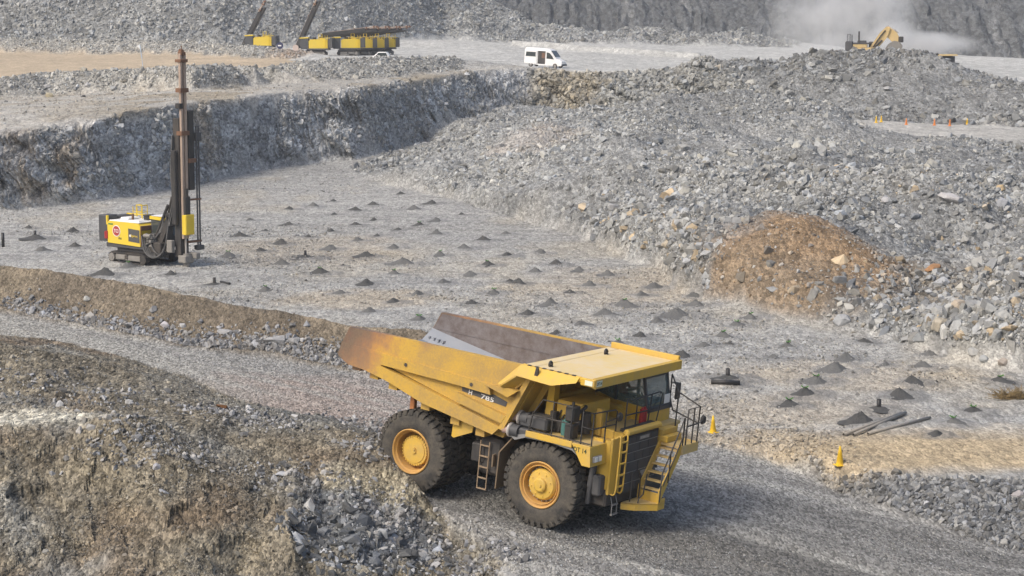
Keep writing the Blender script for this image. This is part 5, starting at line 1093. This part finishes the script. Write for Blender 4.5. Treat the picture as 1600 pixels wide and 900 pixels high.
b = MB(); b.cyl((-2.1, -1.22, 1.5), (-2.1, -1.22, 2.0), .09, n=10).cyl((-2.25, -1.22, 1.5), (-2.25, -1.22, 1.95), .07, n=10); b.build('fire_extinguisher', 'red', near_rig)

# rigs parked on the far bench
def at(u, D, z):
    q = P(u, D, z); return Vector((q[0], q[1], float(hz(q[0], q[1])) if z is None else z))
def on(u, D):
    x = (u - 800) / FPX * (D * CS + 6 * SN); return Vector((x, D, float(hz(np.array([x]), np.array([D]))[0])))
far1 = rig('far', 'parked drill rig low behind the rubble bank, its dark mast tilted right', 'drill rigs parked on the far bench', detail=False)
far1.location = on(408, 331); far1.rotation_euler = (0, 0, rad(172))
mast(far1, (3.6, 0, .3), rad(-29), 9.4, upper=False, hoses=False)
far2 = rig('far', 'parked drill rig beside the round signs, mast tilted up to the top edge', 'drill rigs parked on the far bench', detail=False)
far2.location = on(494, 322); far2.rotation_euler = (0, 0, rad(176))
mast(far2, (3.7, 0, .3), rad(-25), 10.8, upper=False, hoses=False)
spec = [(543, 324, 186, 'parked drill rig second from the round signs, its mast folded flat'), (562, 328, 190, 'parked drill rig in the middle of the yellow row, its mast folded flat'),
        (580, 331, 196, 'parked drill rig near the white pickup, its mast folded flat'), (597, 334, 200, 'rightmost parked drill rig of the yellow row, its mast folded flat')]
far3 = None
for u, D, a, lab in spec:
    if far3 is None:
        far3 = rig('far', lab, 'drill rigs parked on the far bench', detail=False); mast(far3, (5.0, 0, 3.3), rad(-83), 10.0, upper=False, hoses=False); o = far3
    else: o = copy_tree(far3); o['label'] = lab
    o.location = on(u, D); o.rotation_euler = (0, 0, rad(a))

# ------------------------------------------------------------ van and pickup
def wheel_simple(par, x, y, r=.34):
    w = MB(); w.lathe([(r * .62, -.11), (r * .92, -.11), (r, -.07), (r, .07), (r * .92, .11), (r * .62, .11)], 24, mat=Matrix.Translation((x, y, r))); o = w.build('wheel', 'tyre', par)
    w = MB(); w.lathe([(r * .64, -.09), (r * .5, -.10), (r * .1, -.08), (.001, -.08)], 20, mat=Matrix.Translation((x, y, r))).lathe([(r * .64, .09), (r * .5, .10), (r * .1, .08), (.001, .08)], 20, mat=Matrix.Translation((x, y, r))); w.build('rim', 'grey', o)
def body_loft(sec, name, mat, par):
    """cross sections (x, [(y, z) ...]) joined along x"""
    b = MB(); n = len(sec[0][1]); V = [(x, y, z) for x, ring in sec for y, z in ring]
    F = [[i * n + k, i * n + (k + 1) % n, (i + 1) * n + (k + 1) % n, (i + 1) * n + k] for i in range(len(sec) - 1) for k in range(n)] + [list(range(n)), list(range((len(sec) - 1) * n, len(sec) * n))]
    b.add(V, F, 0, False); o = b.build(name, mat, par); return o
van = empty('minibus', label='white high-roof van with its side door open on the bench edge', cat='van')
van.location = on(852, 280); van.rotation_euler = (rad(0), rad(3), rad(-27))
def ring(w, z0, z1, t=.16): return [(-w, z0), (-w, (z0 + z1) * .5), (-w + .04, z1 - .35), (-w + t + .06, z1 - .05), (0, z1), (w - t - .06, z1 - .05), (w - .04, z1 - .35), (w, (z0 + z1) * .5), (w, z0)]
body_loft([(-2.95, ring(.93, .42, 2.62)), (-2.85, ring(1.0, .36, 2.74)), (-1.0, ring(1.02, .34, 2.78)), (.75, ring(1.02, .34, 2.72)), (1.15, ring(1.01, .34, 2.55)), (1.85, ring(.97, .34, 1.72)), (2.15, ring(.95, .34, 1.38)), (2.85, ring(.90, .36, 1.10)), (3.0, ring(.84, .42, .92))], 'body', 'white', van)
b = MB(); b.prism([(-2.75, 1.5), (-1.0, 1.5), (-1.0, 2.2), (-2.75, 2.2)], 1, -1.035, -1.0); b.build('window', 'windscreen', van)
b = MB(); b.prism([(-.78, .5), (.42, .5), (.42, 2.35), (-.78, 2.35)], 1, -1.032, -.99); b.build('dark_doorway', 'black', van)  # black panel on the closed shell, painting in the unlit inside
b = MB(); b.box(-.15, .35, -1.06, -1.03, 1.35, 2.1, b=.012); b.build('seat_back', 'rust', van)
b = MB(); b.prism([(.62, 1.3), (1.75, 1.3), (1.45, 1.75), (1.05, 2.15), (.62, 2.2)], 1, -1.03, -.97); b.build('window', 'windscreen', van)
b = MB(); b.plate([(1.22, -.80, 2.42), (1.90, -.84, 1.60), (1.90, .84, 1.60), (1.22, .80, 2.42)], (.75, 0, .62), .06); b.build('windscreen', 'windscreen', van)
b = MB(); b.plate([(1.35, -1.0, 1.75), (1.45, -1.0, 1.75), (1.45, -1.22, 1.5), (1.35, -1.22, 1.5)], (1, 0, 0), .06); b.build('mirror', 'black', van)
b = MB(); b.box(2.95, 3.06, -.85, .85, .38, .62, b=.03); b.build('bumper', 'charcoal', van)
for s in (-.65, .65): b = MB(); b.box(2.92, 2.98, s - .15, s + .15, .86, 1.02, b=.02); b.build('headlight', 'lamp', van)
b = MB(); b.box(-2.9, -.9, -1.12, -1.06, .45, 2.4, b=.03); b.build('sliding_door', 'white', van)
b = MB(); b.prism([(-2.7, 1.5), (-1.1, 1.5), (-1.1, 2.15), (-2.6, 2.15)], 1, -1.14, -1.115); b.build('sliding_window', 'windscreen', van)
for x in (-1.9, 2.0):
    for y in (-.92, .92): wheel_simple(van, x, y)

pk = empty('pickup', label='white pickup mostly hidden by rubble, parked before the yellow drill rigs', cat='pickup')
pk.location = on(597, 262) ; pk.rotation_euler = (0, 0, rad(175))
def ring2(w, z0, z1): return [(-w, z0), (-w, z1 - .2), (-w + .1, z1), (w - .1, z1), (w, z1 - .2), (w, z0)]
body_loft([(-2.6, ring2(.88, .5, 1.1)), (-.9, ring2(.9, .45, 1.12)), (1.3, ring2(.9, .45, 1.1)), (2.4, ring2(.86, .5, 1.0)), (2.55, ring2(.8, .55, .9))], 'body', 'white', pk)
body_loft([(-1.0, ring2(.80, 1.08, 1.4)), (-.7, ring2(.72, 1.08, 1.78)), (.4, ring2(.72, 1.08, 1.78)), (1.15, ring2(.80, 1.06, 1.14))], 'cabin', 'white', pk)
b = MB(); b.prism([(-.85, 1.18), (.85, 1.18), (.38, 1.68), (-.65, 1.68)], 1, -.86, .86); b.build('window', 'windscreen', pk)
for x in (-1.6, 1.6):
    for y in (-.82, .82): wheel_simple(pk, x, y, .37)

# round signs in the yard
def round_sign(u, D, zc, r, mat, label, mark=None):
    s = empty('round_sign', on(u, D), label=label, cat='sign'); g = s.location.z
    b = MB(); b.cyl((0, .04, -.2), (0, .04, zc - g - r * .6), .04); b.build('post', 'grey', s)
    b = MB(); b.cyl((0, -.03, zc - g), (0, .03, zc - g), r, n=24); b.build('disc', mat, s)
    if mark: b = MB(); b.box(-r * .55, r * .45, -.045, -.032, zc - g - .12, zc - g + .08, mat=None); b.build('white_mark', 'white', s)
round_sign(437.5, 296, 11.6, .52, 'navy', 'dark blue round sign with a white mark in the drill yard', True)
round_sign(462, 293, 11.3, .46, 'pinkish', 'pale round sign standing right of the dark blue sign')
pole = empty('marker_pole', on(224, 236), label='thin pale blue marker pole standing on the bank by the tan road', cat='pole')
b = MB(); b.cyl((0, 0, -.2), (-.15, 0, 1.6), .04).cyl((-.15, 0, 1.6), (-.35, 0, 3.2), .06); b.build('pole', 'blue_white', pole)
b = MB(); b.plate([(-.35, 0, 2.7), (-.75, .05, 3.0), (-.40, 0, 3.3)], (0, -1, 0), .02); b.build('flag', 'white', pole)

# ------------------------------------------------------------ far excavator and hauler
ex = empty('excavator', label='faded yellow mining excavator working behind the dark far heap', cat='excavator')
ex.location = on(1349, 283); ex.scale = (.9, .95, .84); ex.rotation_euler = (0, 0, rad(-12))
ez = ex.location.z; print('EXC z', ez)
for s in (-1, 1):
    b = MB(); b.prism([(-2.7, .3), (-2.4, 1.0), (2.4, 1.0), (2.8, .5), (2.4, 0), (-2.4, 0)], 1, s * 1.9 - .35, s * 1.9 + .35); b.build('crawler', 'dark', ex)
b = MB(); b.box(-2.9, -1.7, -1.9, 1.9, 1.5, 4.4, b=.15); b.build('counterweight', 'charcoal', ex)
b = MB(); b.box(-1.7, 1.9, -1.8, 1.8, 1.3, 3.3, b=.1).box(-1.7, .6, -1.7, .2, 3.3, 3.9, b=.1).cyl((0, 0, 1.0), (0, 0, 1.3), 1.3, n=20); b.build('upper_body', 'excavator', ex)
b = MB(); b.box(-1.6, 1.0, -1.75, 1.7, 3.9, 4.15, b=.06).box(.8, 2.4, .7, 2.0, 2.9, 4.3, b=.1).box(-1.0, .4, -.8, .8, 4.1, 4.5, b=.08); b.build('engine_deck', 'charcoal', ex)
b = MB()
for x, h in ((-2.6, 5.6), (-2.2, 5.6), (-1.9, 5.5)): b.tube([(x, -1.7, 4.3), (x, -1.7, h)], .04); b.tube([(x, 1.7, 4.3), (x, 1.7, h)], .04)
b.tube([(-2.6, -1.7, 5.6), (-1.9, -1.7, 5.5)], .035); b.build('railing', 'charcoal', ex)
b = MB(); b.cyl((-.75, -.9, 4.1), (-.75, -.9, 6.1), .13, n=10); b.build('exhaust_pipe', 'dark', ex)
b = MB(); b.prism([(.7, 2.9), (1.7, 2.5), (3.7, 5.0), (4.2, 6.6), (3.5, 6.9), (2.5, 5.8)], 1, -.6, .6); b.build('boom', 'excavator', ex)
b = MB(); b.prism([(3.4, 6.8), (3.95, 6.9), (5.2, 5.9), (5.7, 5.0), (5.5, 4.0), (4.6, 4.2), (3.6, 5.2)], 1, -.35, .35); b.build('stick', 'excavator', ex)
b = MB(); b.cyl((3.7, -.1, 7.0), (5.0, -.1, 6.2), .17, n=12).cyl((5.0, -.1, 6.2), (5.5, -.1, 5.8), .10, n=10); b.build('ram', 'pale', ex)
b = MB(); b.prism([(3.9, 3.9), (4.8, 4.5), (5.7, 4.3), (6.2, 3.6), (5.9, 2.6), (4.8, 2.0), (3.4, 2.3), (3.5, 3.2)], 1, -1.1, 1.1); b.build('bucket', 'steel_dirty', ex)
b = MB(); b.tube(arc([(1.4, -.7, 3.2), (2.6, -.75, 5.2), (3.4, -.7, 6.3)]), .09).tube([(1.5, -.75, 3.0), (2.9, -.75, 4.6)], .14); b.build('boom_cylinder', 'dark', ex)
b = MB(); b.box(5.5, 6.3, -.7, .7, 4.2, 5.2, b=.1); b.build('bucket_linkage', 'dark', ex)
for k in range(4): b = MB(); b.prism([(3.05, 2.5), (3.1, 3.0), (2.5, 2.6)], 1, -1.0 + .6 * k, -.8 + .6 * k); b.build('tooth', 'dark', ex)
hl = empty('haul_truck', label='distant hauler with only its pale canopy showing above the far heap', cat='dump truck')
hl.location = on(1479, 273); hl.rotation_euler = (0, 0, rad(-75)); hz0 = hl.location.z
k = 10.7 - hz0
b = MB(); b.prism([(-4.5, k - .5), (-1.0, k), (1.0, k), (1.1, k - .2), (-.4, k - .25), (-1.2, k - 2.0), (-3.6, k - 1.9), (-4.8, k - 1.3)], 1, -1.15, 1.15); b.build('dump_body', 'excavator', hl)
b = MB(); b.box(-.6, .7, -.95, .95, k - 1.9, k - .28, b=.05); b.build('cab', 'charcoal', hl)
b = MB(); b.box(-4.0, 1.0, -.9, .9, .8, max(1.2, k - 1.9), b=.05); b.build('chassis', 'dark', hl)
for x in (-3.2, .3):
    for y in (-1.1, 1.1): wheel_simple(hl, x, y, .95)

# ------------------------------------------------------------ cones
def cone(u, v, h, label, group, mat='cone', name='traffic_cone'):
    c = empty(name, ground(u, v), rng.uniform(0, 1), label, 'traffic cone', group); k = h / .75
    b = MB(); b.box(-.20 * k, .20 * k, -.20 * k, .20 * k, 0, .035 * k, b=.012 * k); b.build('base', mat, c)
    b = MB(); b.lathe([(.145 * k, .03 * k), (.115 * k, .22 * k), (.118 * k, .225 * k), (.08 * k, .45 * k), (.083 * k, .455 * k), (.03 * k, .74 * k), (.001, .75 * k)], 20, mat=Matrix.Rotation(rad(90), 4, 'X')); b.build('cone_body', mat, c); return c
cone(1114, 676, .68, 'yellow cone on the pit floor just right of the truck stairs', None)
cone(1312, 728, .70, 'yellow cone beside the heap of grey rocks along the road', None)
for u, v, m, lab in ((1369, 192, 'cone', 'leftmost small yellow cone below the far heap'), (1377, 191, 'cone', 'small yellow cone second from left below the far heap'), (1416, 195, 'cone_orange', 'small orange cone alone between two cone pairs below the far heap'),
                     (1460, 196, 'cone_orange', 'left one of two close orange cones below the far heap'), (1484, 197, 'cone_orange', 'right one of two close orange cones below the far heap'), (1511, 195, 'cone', 'rightmost small yellow cone below the far heap')):
    cone(u, v, .8, lab, 'small cones along the far track', m)

# ------------------------------------------------------------ pipes
def pipe(p, q, r, label, mat='pipe', group=None):
    p, q = Vector(p), Vector(q); c = (p + q) / 2; d = (q - p).normalized(); L = (q - p).length / 2
    b = MB(); n = 18
    b.lathe([(r * .86, -L), (r, -L), (r, L), (r * .86, L), (r * .86, -L)], n)
    o = b.build('pipe', mat, None); o.matrix_world = Matrix.Translation(c) @ d.to_track_quat('Y', 'Z').to_matrix().to_4x4(); return tag(o, label, 'pipe', group)
def pg(u, v, r, lift=0): g = ground(u, v, 60); return g + Vector((0, 0, r + lift))
pipe(pg(1318, 682, .075), pg(1408, 650, .062, .03), .060, 'leftmost of three long grey pipes lying on the floor', 'pipe', 'grey pipes lying on the pit floor')
pipe(pg(1333, 682, .075), pg(1415, 648, .062, .02), .060, 'middle one of three long grey pipes lying on the floor', 'pipe', 'grey pipes lying on the pit floor')
pipe(pg(1356, 681, .075), pg(1453, 655, .062), .060, 'rightmost of three long grey pipes, lying apart at a flatter angle', 'pipe', 'grey pipes lying on the pit floor')
pipe(pg(1111, 600, .10), pg(1156, 602, .10), .10, 'short black pipe lying below the mound with a collar, right of the cab', 'pipe_black')
pipe(pg(345, 442, .07), pg(359, 445, .07), .07, 'short black pipe lying below the drill rig near the brown bank', 'pipe_black')
g = ground(5, 386, 95); pipe(g, g + Vector((0, 0, 1.0)), .11, 'short black pipe standing upright at the left edge', 'pipe_black')

# ------------------------------------------------------------ drill cuttings mounds
def mound_mesh(seed, hr):
    r = np.random.default_rng(seed); NR, NA = 9, 22; V = []; F = []
    ph = r.uniform(0, 6, 4)
    for i in range(NR):
        t = i / (NR - 1); rr = .07 + .93 * t
        for k in range(NA):
            a = 2 * math.pi * k / NA; w = 1 + .20 * math.sin(a + ph[3]) * t + .12 * math.sin(2 * a + ph[0]) + .09 * math.sin(3 * a + ph[1]) + .05 * math.sin(7 * a + ph[2])
            prof = (1 - t) ** 1.6; crater = -.10 * math.exp(-(t / .10) ** 2)
            V.append((rr * math.cos(a) * w, rr * math.sin(a) * w, hr * (prof + crater +   .09 * r.normal() * (1 - t)) - .05 * t * t))
    V.append((0, 0, hr * .86))
    for i in range(NR - 1):
        for k in range(NA): F.append((i * NA + k, (i + 1) * NA + k, (i + 1) * NA + (k + 1) % NA, i * NA + (k + 1) % NA))
    for k in range(NA): F.append((len(V) - 1, k, (k + 1) % NA))
    return V, F
def soil(name, a, c):
    m, n, b = newmat(name); L = n.links; geo = node(n, 'ShaderNodeNewGeometry'); no = node(n, 'ShaderNodeTexNoise', Scale=3.0, Detail=6.0, Roughness=.7); L.new(geo.outputs['Position'], no.inputs['Vector'])
    mx = node(n, 'ShaderNodeMix', data_type='RGBA'); mx.inputs[6].default_value = (*a, 1); mx.inputs[7].default_value = (*c, 1); L.new(no.outputs['Fac'], mx.inputs[0]); L.new(mx.outputs[2], b.inputs['Base Color']); b.inputs['Roughness'].default_value = .95
    n2 = node(n, 'ShaderNodeTexNoise', Scale=14.0, Detail=4.0); L.new(geo.outputs['Position'], n2.inputs['Vector']); bu = node(n, 'ShaderNodeBump', Strength=.8, Distance=.05); L.new(n2.outputs['Fac'], bu.inputs['Height']); L.new(bu.outputs[0], b.inputs['Normal']); return m
M['cut_grey'] = soil('grey_drill_cuttings', (.065, .067, .067), (.165, .165, .16)); M['cut_dark'] = soil('dark_damp_cuttings', (.022, .023, .023), (.11, .11, .108))
protoM = {}
for kd, mt in (('g', 'cut_grey'), ('d', 'cut_dark')):
    for s_ in range(4):
        b = MB(); V, F = mound_mesh(100 + s_ + (10 if kd == 'd' else 0), 1.0); b.add(V, F, 0, True); o = b.build('cuttings_mound', mt); protoM[kd, s_] = o.data; bpy.data.objects.remove(o)
b = MB()
r4 = random.Random(2)
for k in range(14):
    a = r4.uniform(0, 6.28); l = r4.uniform(.6, 1.3); b.plate([(0.03 * math.cos(a + 1.5), .03 * math.sin(a + 1.5), 0), (-.03 * math.cos(a + 1.5), -.03 * math.sin(a + 1.5), 0), (.35 * l * math.cos(a), .35 * l * math.sin(a), .35 * l), (.45 * l * math.cos(a), .45 * l * math.sin(a), .22 * l)], (0, 0, 1), .01)
o = b.build('green_tuft', 'green'); tuft = o.data; bpy.data.objects.remove(o)
b = MB(); b.lathe([(.085, -.25), (.10, -.25), (.10, .36), (.085, .36), (.08, 0), (.001, 0)], 14, mat=Matrix.Rotation(rad(90), 4, 'X')); o = b.build('collar_pipe', 'pipe_black'); collar = o.data; bpy.data.objects.remove(o)
LBL = {'g': 'pale grey cone of drill cuttings, one of many on the pit floor', 'd': 'dark drill cuttings mound without anything on top on the pit floor', 'gt': 'pale grey drill cuttings mound with a green tuft on its top', 'dt': 'dark drill cuttings mound with a green tuft on its top',
       'dc': 'dark flat drill cuttings mound with a black pipe collar standing in it', 'D': 'large very dark drill cuttings mound standing out on the pit floor'}
for i, (u, v, w, kd, g) in enumerate(MPOS):
    g = Vector((g.x, g.y, float(hz(g.x, g.y)) - .03))
    sc = w / FPX * g.y / 2 * (1.12 if v < 520 else 1.0); dark = kd[0] in 'dD'; hh = sc * (.62 if kd == 'D' else (.30 if 'c' in kd else (.56 if v < 520 else .54))) * rng.uniform(.85, 1.15)
    o = bpy.data.objects.new('cuttings_mound', protoM['d' if dark else 'g', i % 4]); col.objects.link(o); o.location = g + Vector((0, 0, -.02)); o.rotation_euler = (0, 0, rng.uniform(0, 6.28)); o.scale = (sc * 1.12, sc, hh * .9)
    if kd == 'D': lab = {583: 'tall dark pointed cuttings mound near the far end of the pit floor', 440: 'dark peaked cuttings mound on the left half of the pit floor', 1343: 'wide flat black cuttings mound behind the three grey pipes', 114: 'dark peaked cuttings mound left of the drill rig'}[int(u)]
    elif kd == 'dc': lab = {477: 'flat dark cuttings mound with a black collar, mid-left of the pit floor', 1137: 'flat dark cuttings mound with a black collar above the short black pipe', 1373: 'flat dark cuttings mound with a black collar behind the grey pipes', 55: 'flat dark cuttings mound with a collar left of the drill rig', 335: 'flat dark cuttings mound with a collar below the drill rig'}[int(u)]
    else: lab = LBL[kd]
    tag(o, lab, 'mound', {'g': 'pale cuttings mounds', 'd': 'dark cuttings mounds', 'gt': 'pale mounds with green tufts', 'dt': 'dark mounds with green tufts'}.get(kd, 'marked cuttings mounds'))
    for me, nm, on_ in ((tuft, 'green_tuft', kd[-1] == 't'), (collar, 'collar_pipe', kd[-1] == 'c')):
        if on_: c = bpy.data.objects.new(nm, me); col.objects.link(c); c.parent = o; k = (.32 if nm == 'green_tuft' else .95); c.location = (0, 0, .84); c.scale = (k / (sc * 1.12), k / sc, k / hh)
# dry brush at the right edge
br = MB(); r5 = random.Random(9)
for k in range(260):
    a, l, e = r5.uniform(0, 6.28), r5.uniform(.25, .8), r5.uniform(.05, .8); p0 = Vector((r5.uniform(-.6, .6), r5.uniform(-.4, .4), 0)); d = Vector((math.cos(a) * math.cos(e), math.sin(a) * math.cos(e), math.sin(e)))
    br.tube([p0, p0 + d * l * .6 + Vector((0, 0, .05)), p0 + d * l], .012, 3)
o = br.build('dry_shrub', 'straw'); o.location = ground(1583, 622, 60); tag(o, 'dry brown brushwood clump at the right edge of the pit floor', 'shrub')

# ------------------------------------------------------------ boulders one can point to
BOULD = [(431, 540, 50, 'S', (.34, .34, .34), 'largest pale slab among the rocks along the brown bank'), (460, 536, 22, 'R', (.33, .33, .33), 'pale boulder right behind the largest slab along the brown bank'), (352, 523, 30, 'S', (.36, .36, .36), 'pale tilted slab along the brown bank, left of the largest slab'),
  (259, 512, 20, 'R', (.40, .39, .41), 'upright pale boulder at the foot of the brown bank'), (136, 470, 16, 'R', (.40, .40, .38), 'pale boulder alone halfway up the brown bank'), (285, 512, 14, 'R', (.42, .42, .42), 'small white boulder right of the upright pale boulder'),
  (1318, 508, 36, 'R', (.34, .35, .36), 'big grey boulder at the front foot of the rock heap'), (1472, 516, 40, 'R', (.40, .36, .29), 'big tan boulder on the right part of the rock heap'), (1433, 520, 24, 'R', (.36, .37, .38), 'round grey boulder left of the big tan boulder'),
  (1501, 484, 34, 'R', (.40, .34, .27), 'rounded boulder with an orange side above the big tan boulder'), (1472, 448, 30, 'R', (.34, .35, .36), 'pale boulder on the heap above the rounded orange boulder'), (1458, 424, 34, 'S', (.33, .19, .10), 'orange brown slab on the upper right of the rock heap'),
  (1478, 556, 20, 'R', (.38, .38, .37), 'white boulder at the lowest foot of the heap, far right'), (1522, 556, 24, 'R', (.38, .38, .37), 'pale boulder in the cluster at the lower right heap foot'), (1540, 566, 22, 'R', (.33, .34, .34), 'grey boulder right of the pale one at the lower right heap foot'), (1568, 570, 22, 'R', (.34, .30, .26), 'brownish boulder at the right edge of the heap foot'),
  (1489, 320, 50, 'S', (.44, .43, .43), 'very large white slab on the far right of the rock heap'), (1570, 325, 32, 'R', (.30, .31, .33), 'large dark grey block by the right edge of the heap'), (1369, 274, 14, 'R', (.42, .42, .42), 'small white boulder on the upper right of the heap'), (1387, 318, 24, 'R', (.36, .36, .37), 'pale block left of the very large white slab'),
  (1052, 374, 26, 'S', (.42, .38, .32), 'cream angular block on the front slope of the heap'), (1044, 386, 24, 'R', (.42, .37, .29), 'cream boulder just below the cream angular block'), (915, 358, 14, 'R', (.38, .38, .38), 'pale boulder at the foot of the heap, mid picture'), (958, 328, 22, 'R', (.33, .33, .33), 'grey boulder on the front slope, mid heap'),
  (1075, 412, 20, 'R', (.37, .38, .39), 'pale blue grey boulder beside the brown earth patch'), (690, 302, 14, 'R', (.40, .40, .39), 'pale boulder at the left toe of the heap'), (654, 285, 18, 'S', (.36, .36, .36), 'grey slab at the far left end of the heap'), (628, 238, 14, 'S', (.38, .38, .38), 'pale slab on the far end of the heap by the rock face'),
  (1386, 172, 20, 'S', (.34, .345, .34), 'greenish grey slab lowest on the far heap'), (1388, 142, 22, 'S', (.36, .36, .36), 'largest pale slab on the face of the far heap'), (1332, 136, 16, 'S', (.36, .36, .36), 'pale slab on the left face of the far heap'), (1124, 108, 18, 'R', (.38, .34, .28), 'tan block on the small knoll left of the far heap'), (1010, 172, 10, 'R', (.42, .42, .42), 'white boulder on the top ridge of the heap'),
  (77, 152, 16, 'R', (.42, .37, .26), 'tan boulder at the bank foot on the upper bench, upper left'), (137, 136, 15, 'R', (.36, .36, .36), 'grey boulder at the bank foot right of the tan boulder'), (73, 138, 15, 'R', (.34, .34, .34), 'grey boulder above the tan boulder on the bank'), (130, 152, 9, 'R', (.12, .12, .12), 'small dark stone on the upper bench'),
  (245, 735, 20, 'R', (.38, .38, .40), 'pale block standing out in the middle of the foreground slope'), (256, 772, 20, 'S', (.30, .31, .33), 'blue grey slab below the pale block on the foreground slope'), (507, 742, 16, 'R', (.42, .41, .39), 'white stone on the foreground slope left of the rear wheel'), (600, 862, 22, 'S', (.40, .40, .39), 'pale slab low in the dark rock of the foreground'),
  (440, 745, 26, 'S', (.34, .35, .37), 'flat grey slab in the middle of the foreground slope'), (348, 640, 28, 'S', (.13, .065, .03), 'rust brown rock under the overhang beside the haul road'), (397, 655, 14, 'R', (.40, .41, .42), 'pale stone among debris at the haul road edge'), (388, 638, 11, 'R', (.46, .46, .46), 'white stone in the debris beside the rust brown rock'), (396, 765, 14, 'R', (.42, .42, .42), 'white stone at the right of the brown pits in the foreground'), (740, 862, 20, 'R', (.36, .36, .36), 'grey block at the right toe of the foreground slope'),
  (1450, 790, 16, 'R', (.44, .45, .47), 'tall white block in the rock heap along the road'), (1513, 772, 16, 'R', (.34, .35, .36), 'grey block at the back of the road edge rocks'), (1510, 822, 18, 'R', (.36, .37, .38), 'pale block low in the rocks along the road'), (1591, 778, 24, 'R', (.33, .31, .31), 'large boulder at the right end of the road edge rocks')]
bpro = []
for k in range(10): bpro.append(('R',) + hull(26, np.array([1, .82, .72]), np.random.default_rng(300 + k)))
for k in range(6): bpro.append(('S',) + hull(18, np.array([1, .62, .40]), np.random.default_rng(400 + k)))
for i, (u, v, w, kd, c, lab) in enumerate(BOULD):
    g = ground(u, v); r_ = w / FPX * g.y / 2; cand = [q for q in bpro if q[0] == kd]; _, V, F = cand[i % len(cand)]
    a = rng.uniform(-.5, .5); Rm = np.array(Matrix.Rotation(a, 3, 'Z') @ Matrix.Rotation(rng.uniform(-.25, .25), 3, 'X') @ Matrix.Rotation(rng.uniform(-.2, .4), 3, 'Y'))
    o = mesh_np('boulder', (V @ Rm.T) * r_, F, 3, M['rock'], False, {'Col': np.repeat(np.array([c]), len(V), 0) * rng.uniform(.92, 1.08, (len(V), 1))})
    o.location = g + Vector((0, r_ * .3, r_ * .28)); tag(o, lab, 'boulder', 'big boulders' if r_ > .5 else 'boulders')

# ------------------------------------------------------------ haze and dust
def volume_box(name, lo, hi, mat, label, cat):
    b = MB(); b.box(lo[0], hi[0], lo[1], hi[1], lo[2], hi[2]); M[name] = mat; o = b.build(name, name); return tag(o, label, cat, None, 'stuff')
hm = bpy.data.materials.new('haze'); hm.use_nodes = True; n = hm.node_tree; n.nodes.clear(); out = n.nodes.new('ShaderNodeOutputMaterial'); pv = n.nodes.new('ShaderNodeVolumePrincipled')
pv.inputs['Color'].default_value = (.93, .96, 1, 1); pv.inputs['Density'].default_value = .00025; pv.inputs['Anisotropy'].default_value = .2; n.links.new(pv.outputs[0], out.inputs['Volume'])
volume_box('haze', (-480, -30, -4), (480, 760, 62), hm, 'thin pale dusty air over the whole pit', 'haze')

dm = bpy.data.materials.new('dust'); dm.use_nodes = True; n = dm.node_tree; n.nodes.clear(); out = n.nodes.new('ShaderNodeOutputMaterial'); pv = n.nodes.new('ShaderNodeVolumePrincipled')
pv.inputs['Color'].default_value = (.97, .97, .96, 1); pv.inputs['Anisotropy'].default_value = .1
geo = node(n, 'ShaderNodeNewGeometry'); dens = None
def puff(c, r, amt):
    v = node(n, 'ShaderNodeVectorMath', operation='SUBTRACT'); n.links.new(geo.outputs['Position'], v.inputs[0]); v.inputs[1].default_value = c
    w = node(n, 'ShaderNodeVectorMath', operation='DIVIDE'); n.links.new(v.outputs[0], w.inputs[0]); w.inputs[1].default_value = r
    l = node(n, 'ShaderNodeVectorMath', operation='LENGTH'); n.links.new(w.outputs[0], l.inputs[0])
    x = math_(n, 'MAXIMUM', math_(n, 'SUBTRACT', 1.0, l.outputs['Value']), 0.0); return math_(n, 'MULTIPLY', math_(n, 'POWER', x, 1.3), amt)
for u_, v_, D_, r_, a_ in ((1335, 42, 312, (9, 9, 6), .10), (1300, 15, 318, (12, 10, 7), .055), (1385, 25, 312, (6, 8, 8), .10), (1360, -5, 318, (9, 10, 7), .06), (1432, 70, 300, (11, 7, 2.4), .34), (1398, 58, 300, (5, 6, 3), .2), (1262, 40, 318, (11, 10, 7), .05), (1285, 72, 300, (6, 7, 2.5), .06)):
    q = B(u_, v_, D_); d_ = puff(q, r_, a_); dens = d_ if dens is None else math_(n, 'ADD', dens, d_)
nz = node(n, 'ShaderNodeTexNoise', Scale=.16, Detail=5.0, Roughness=.65); n.links.new(geo.outputs['Position'], nz.inputs['Vector'])
k = math_(n, 'MAXIMUM', math_(n, 'MULTIPLY', math_(n, 'SUBTRACT', nz.outputs['Fac'], .36), 4.0), 0.0)
n.links.new(math_(n, 'MULTIPLY', math_(n, 'MULTIPLY', dens, k), 2.6), pv.inputs['Density']); n.links.new(pv.outputs[0], out.inputs['Volume'])
c0, c1 = B(1230, 40, 310), B(1490, 40, 310)
volume_box('dust_cloud', (c0[0] - 4, 290, 5.5), (c1[0] + 4, 331, 27), dm, 'pale dust cloud drifting up behind the excavator', 'dust')
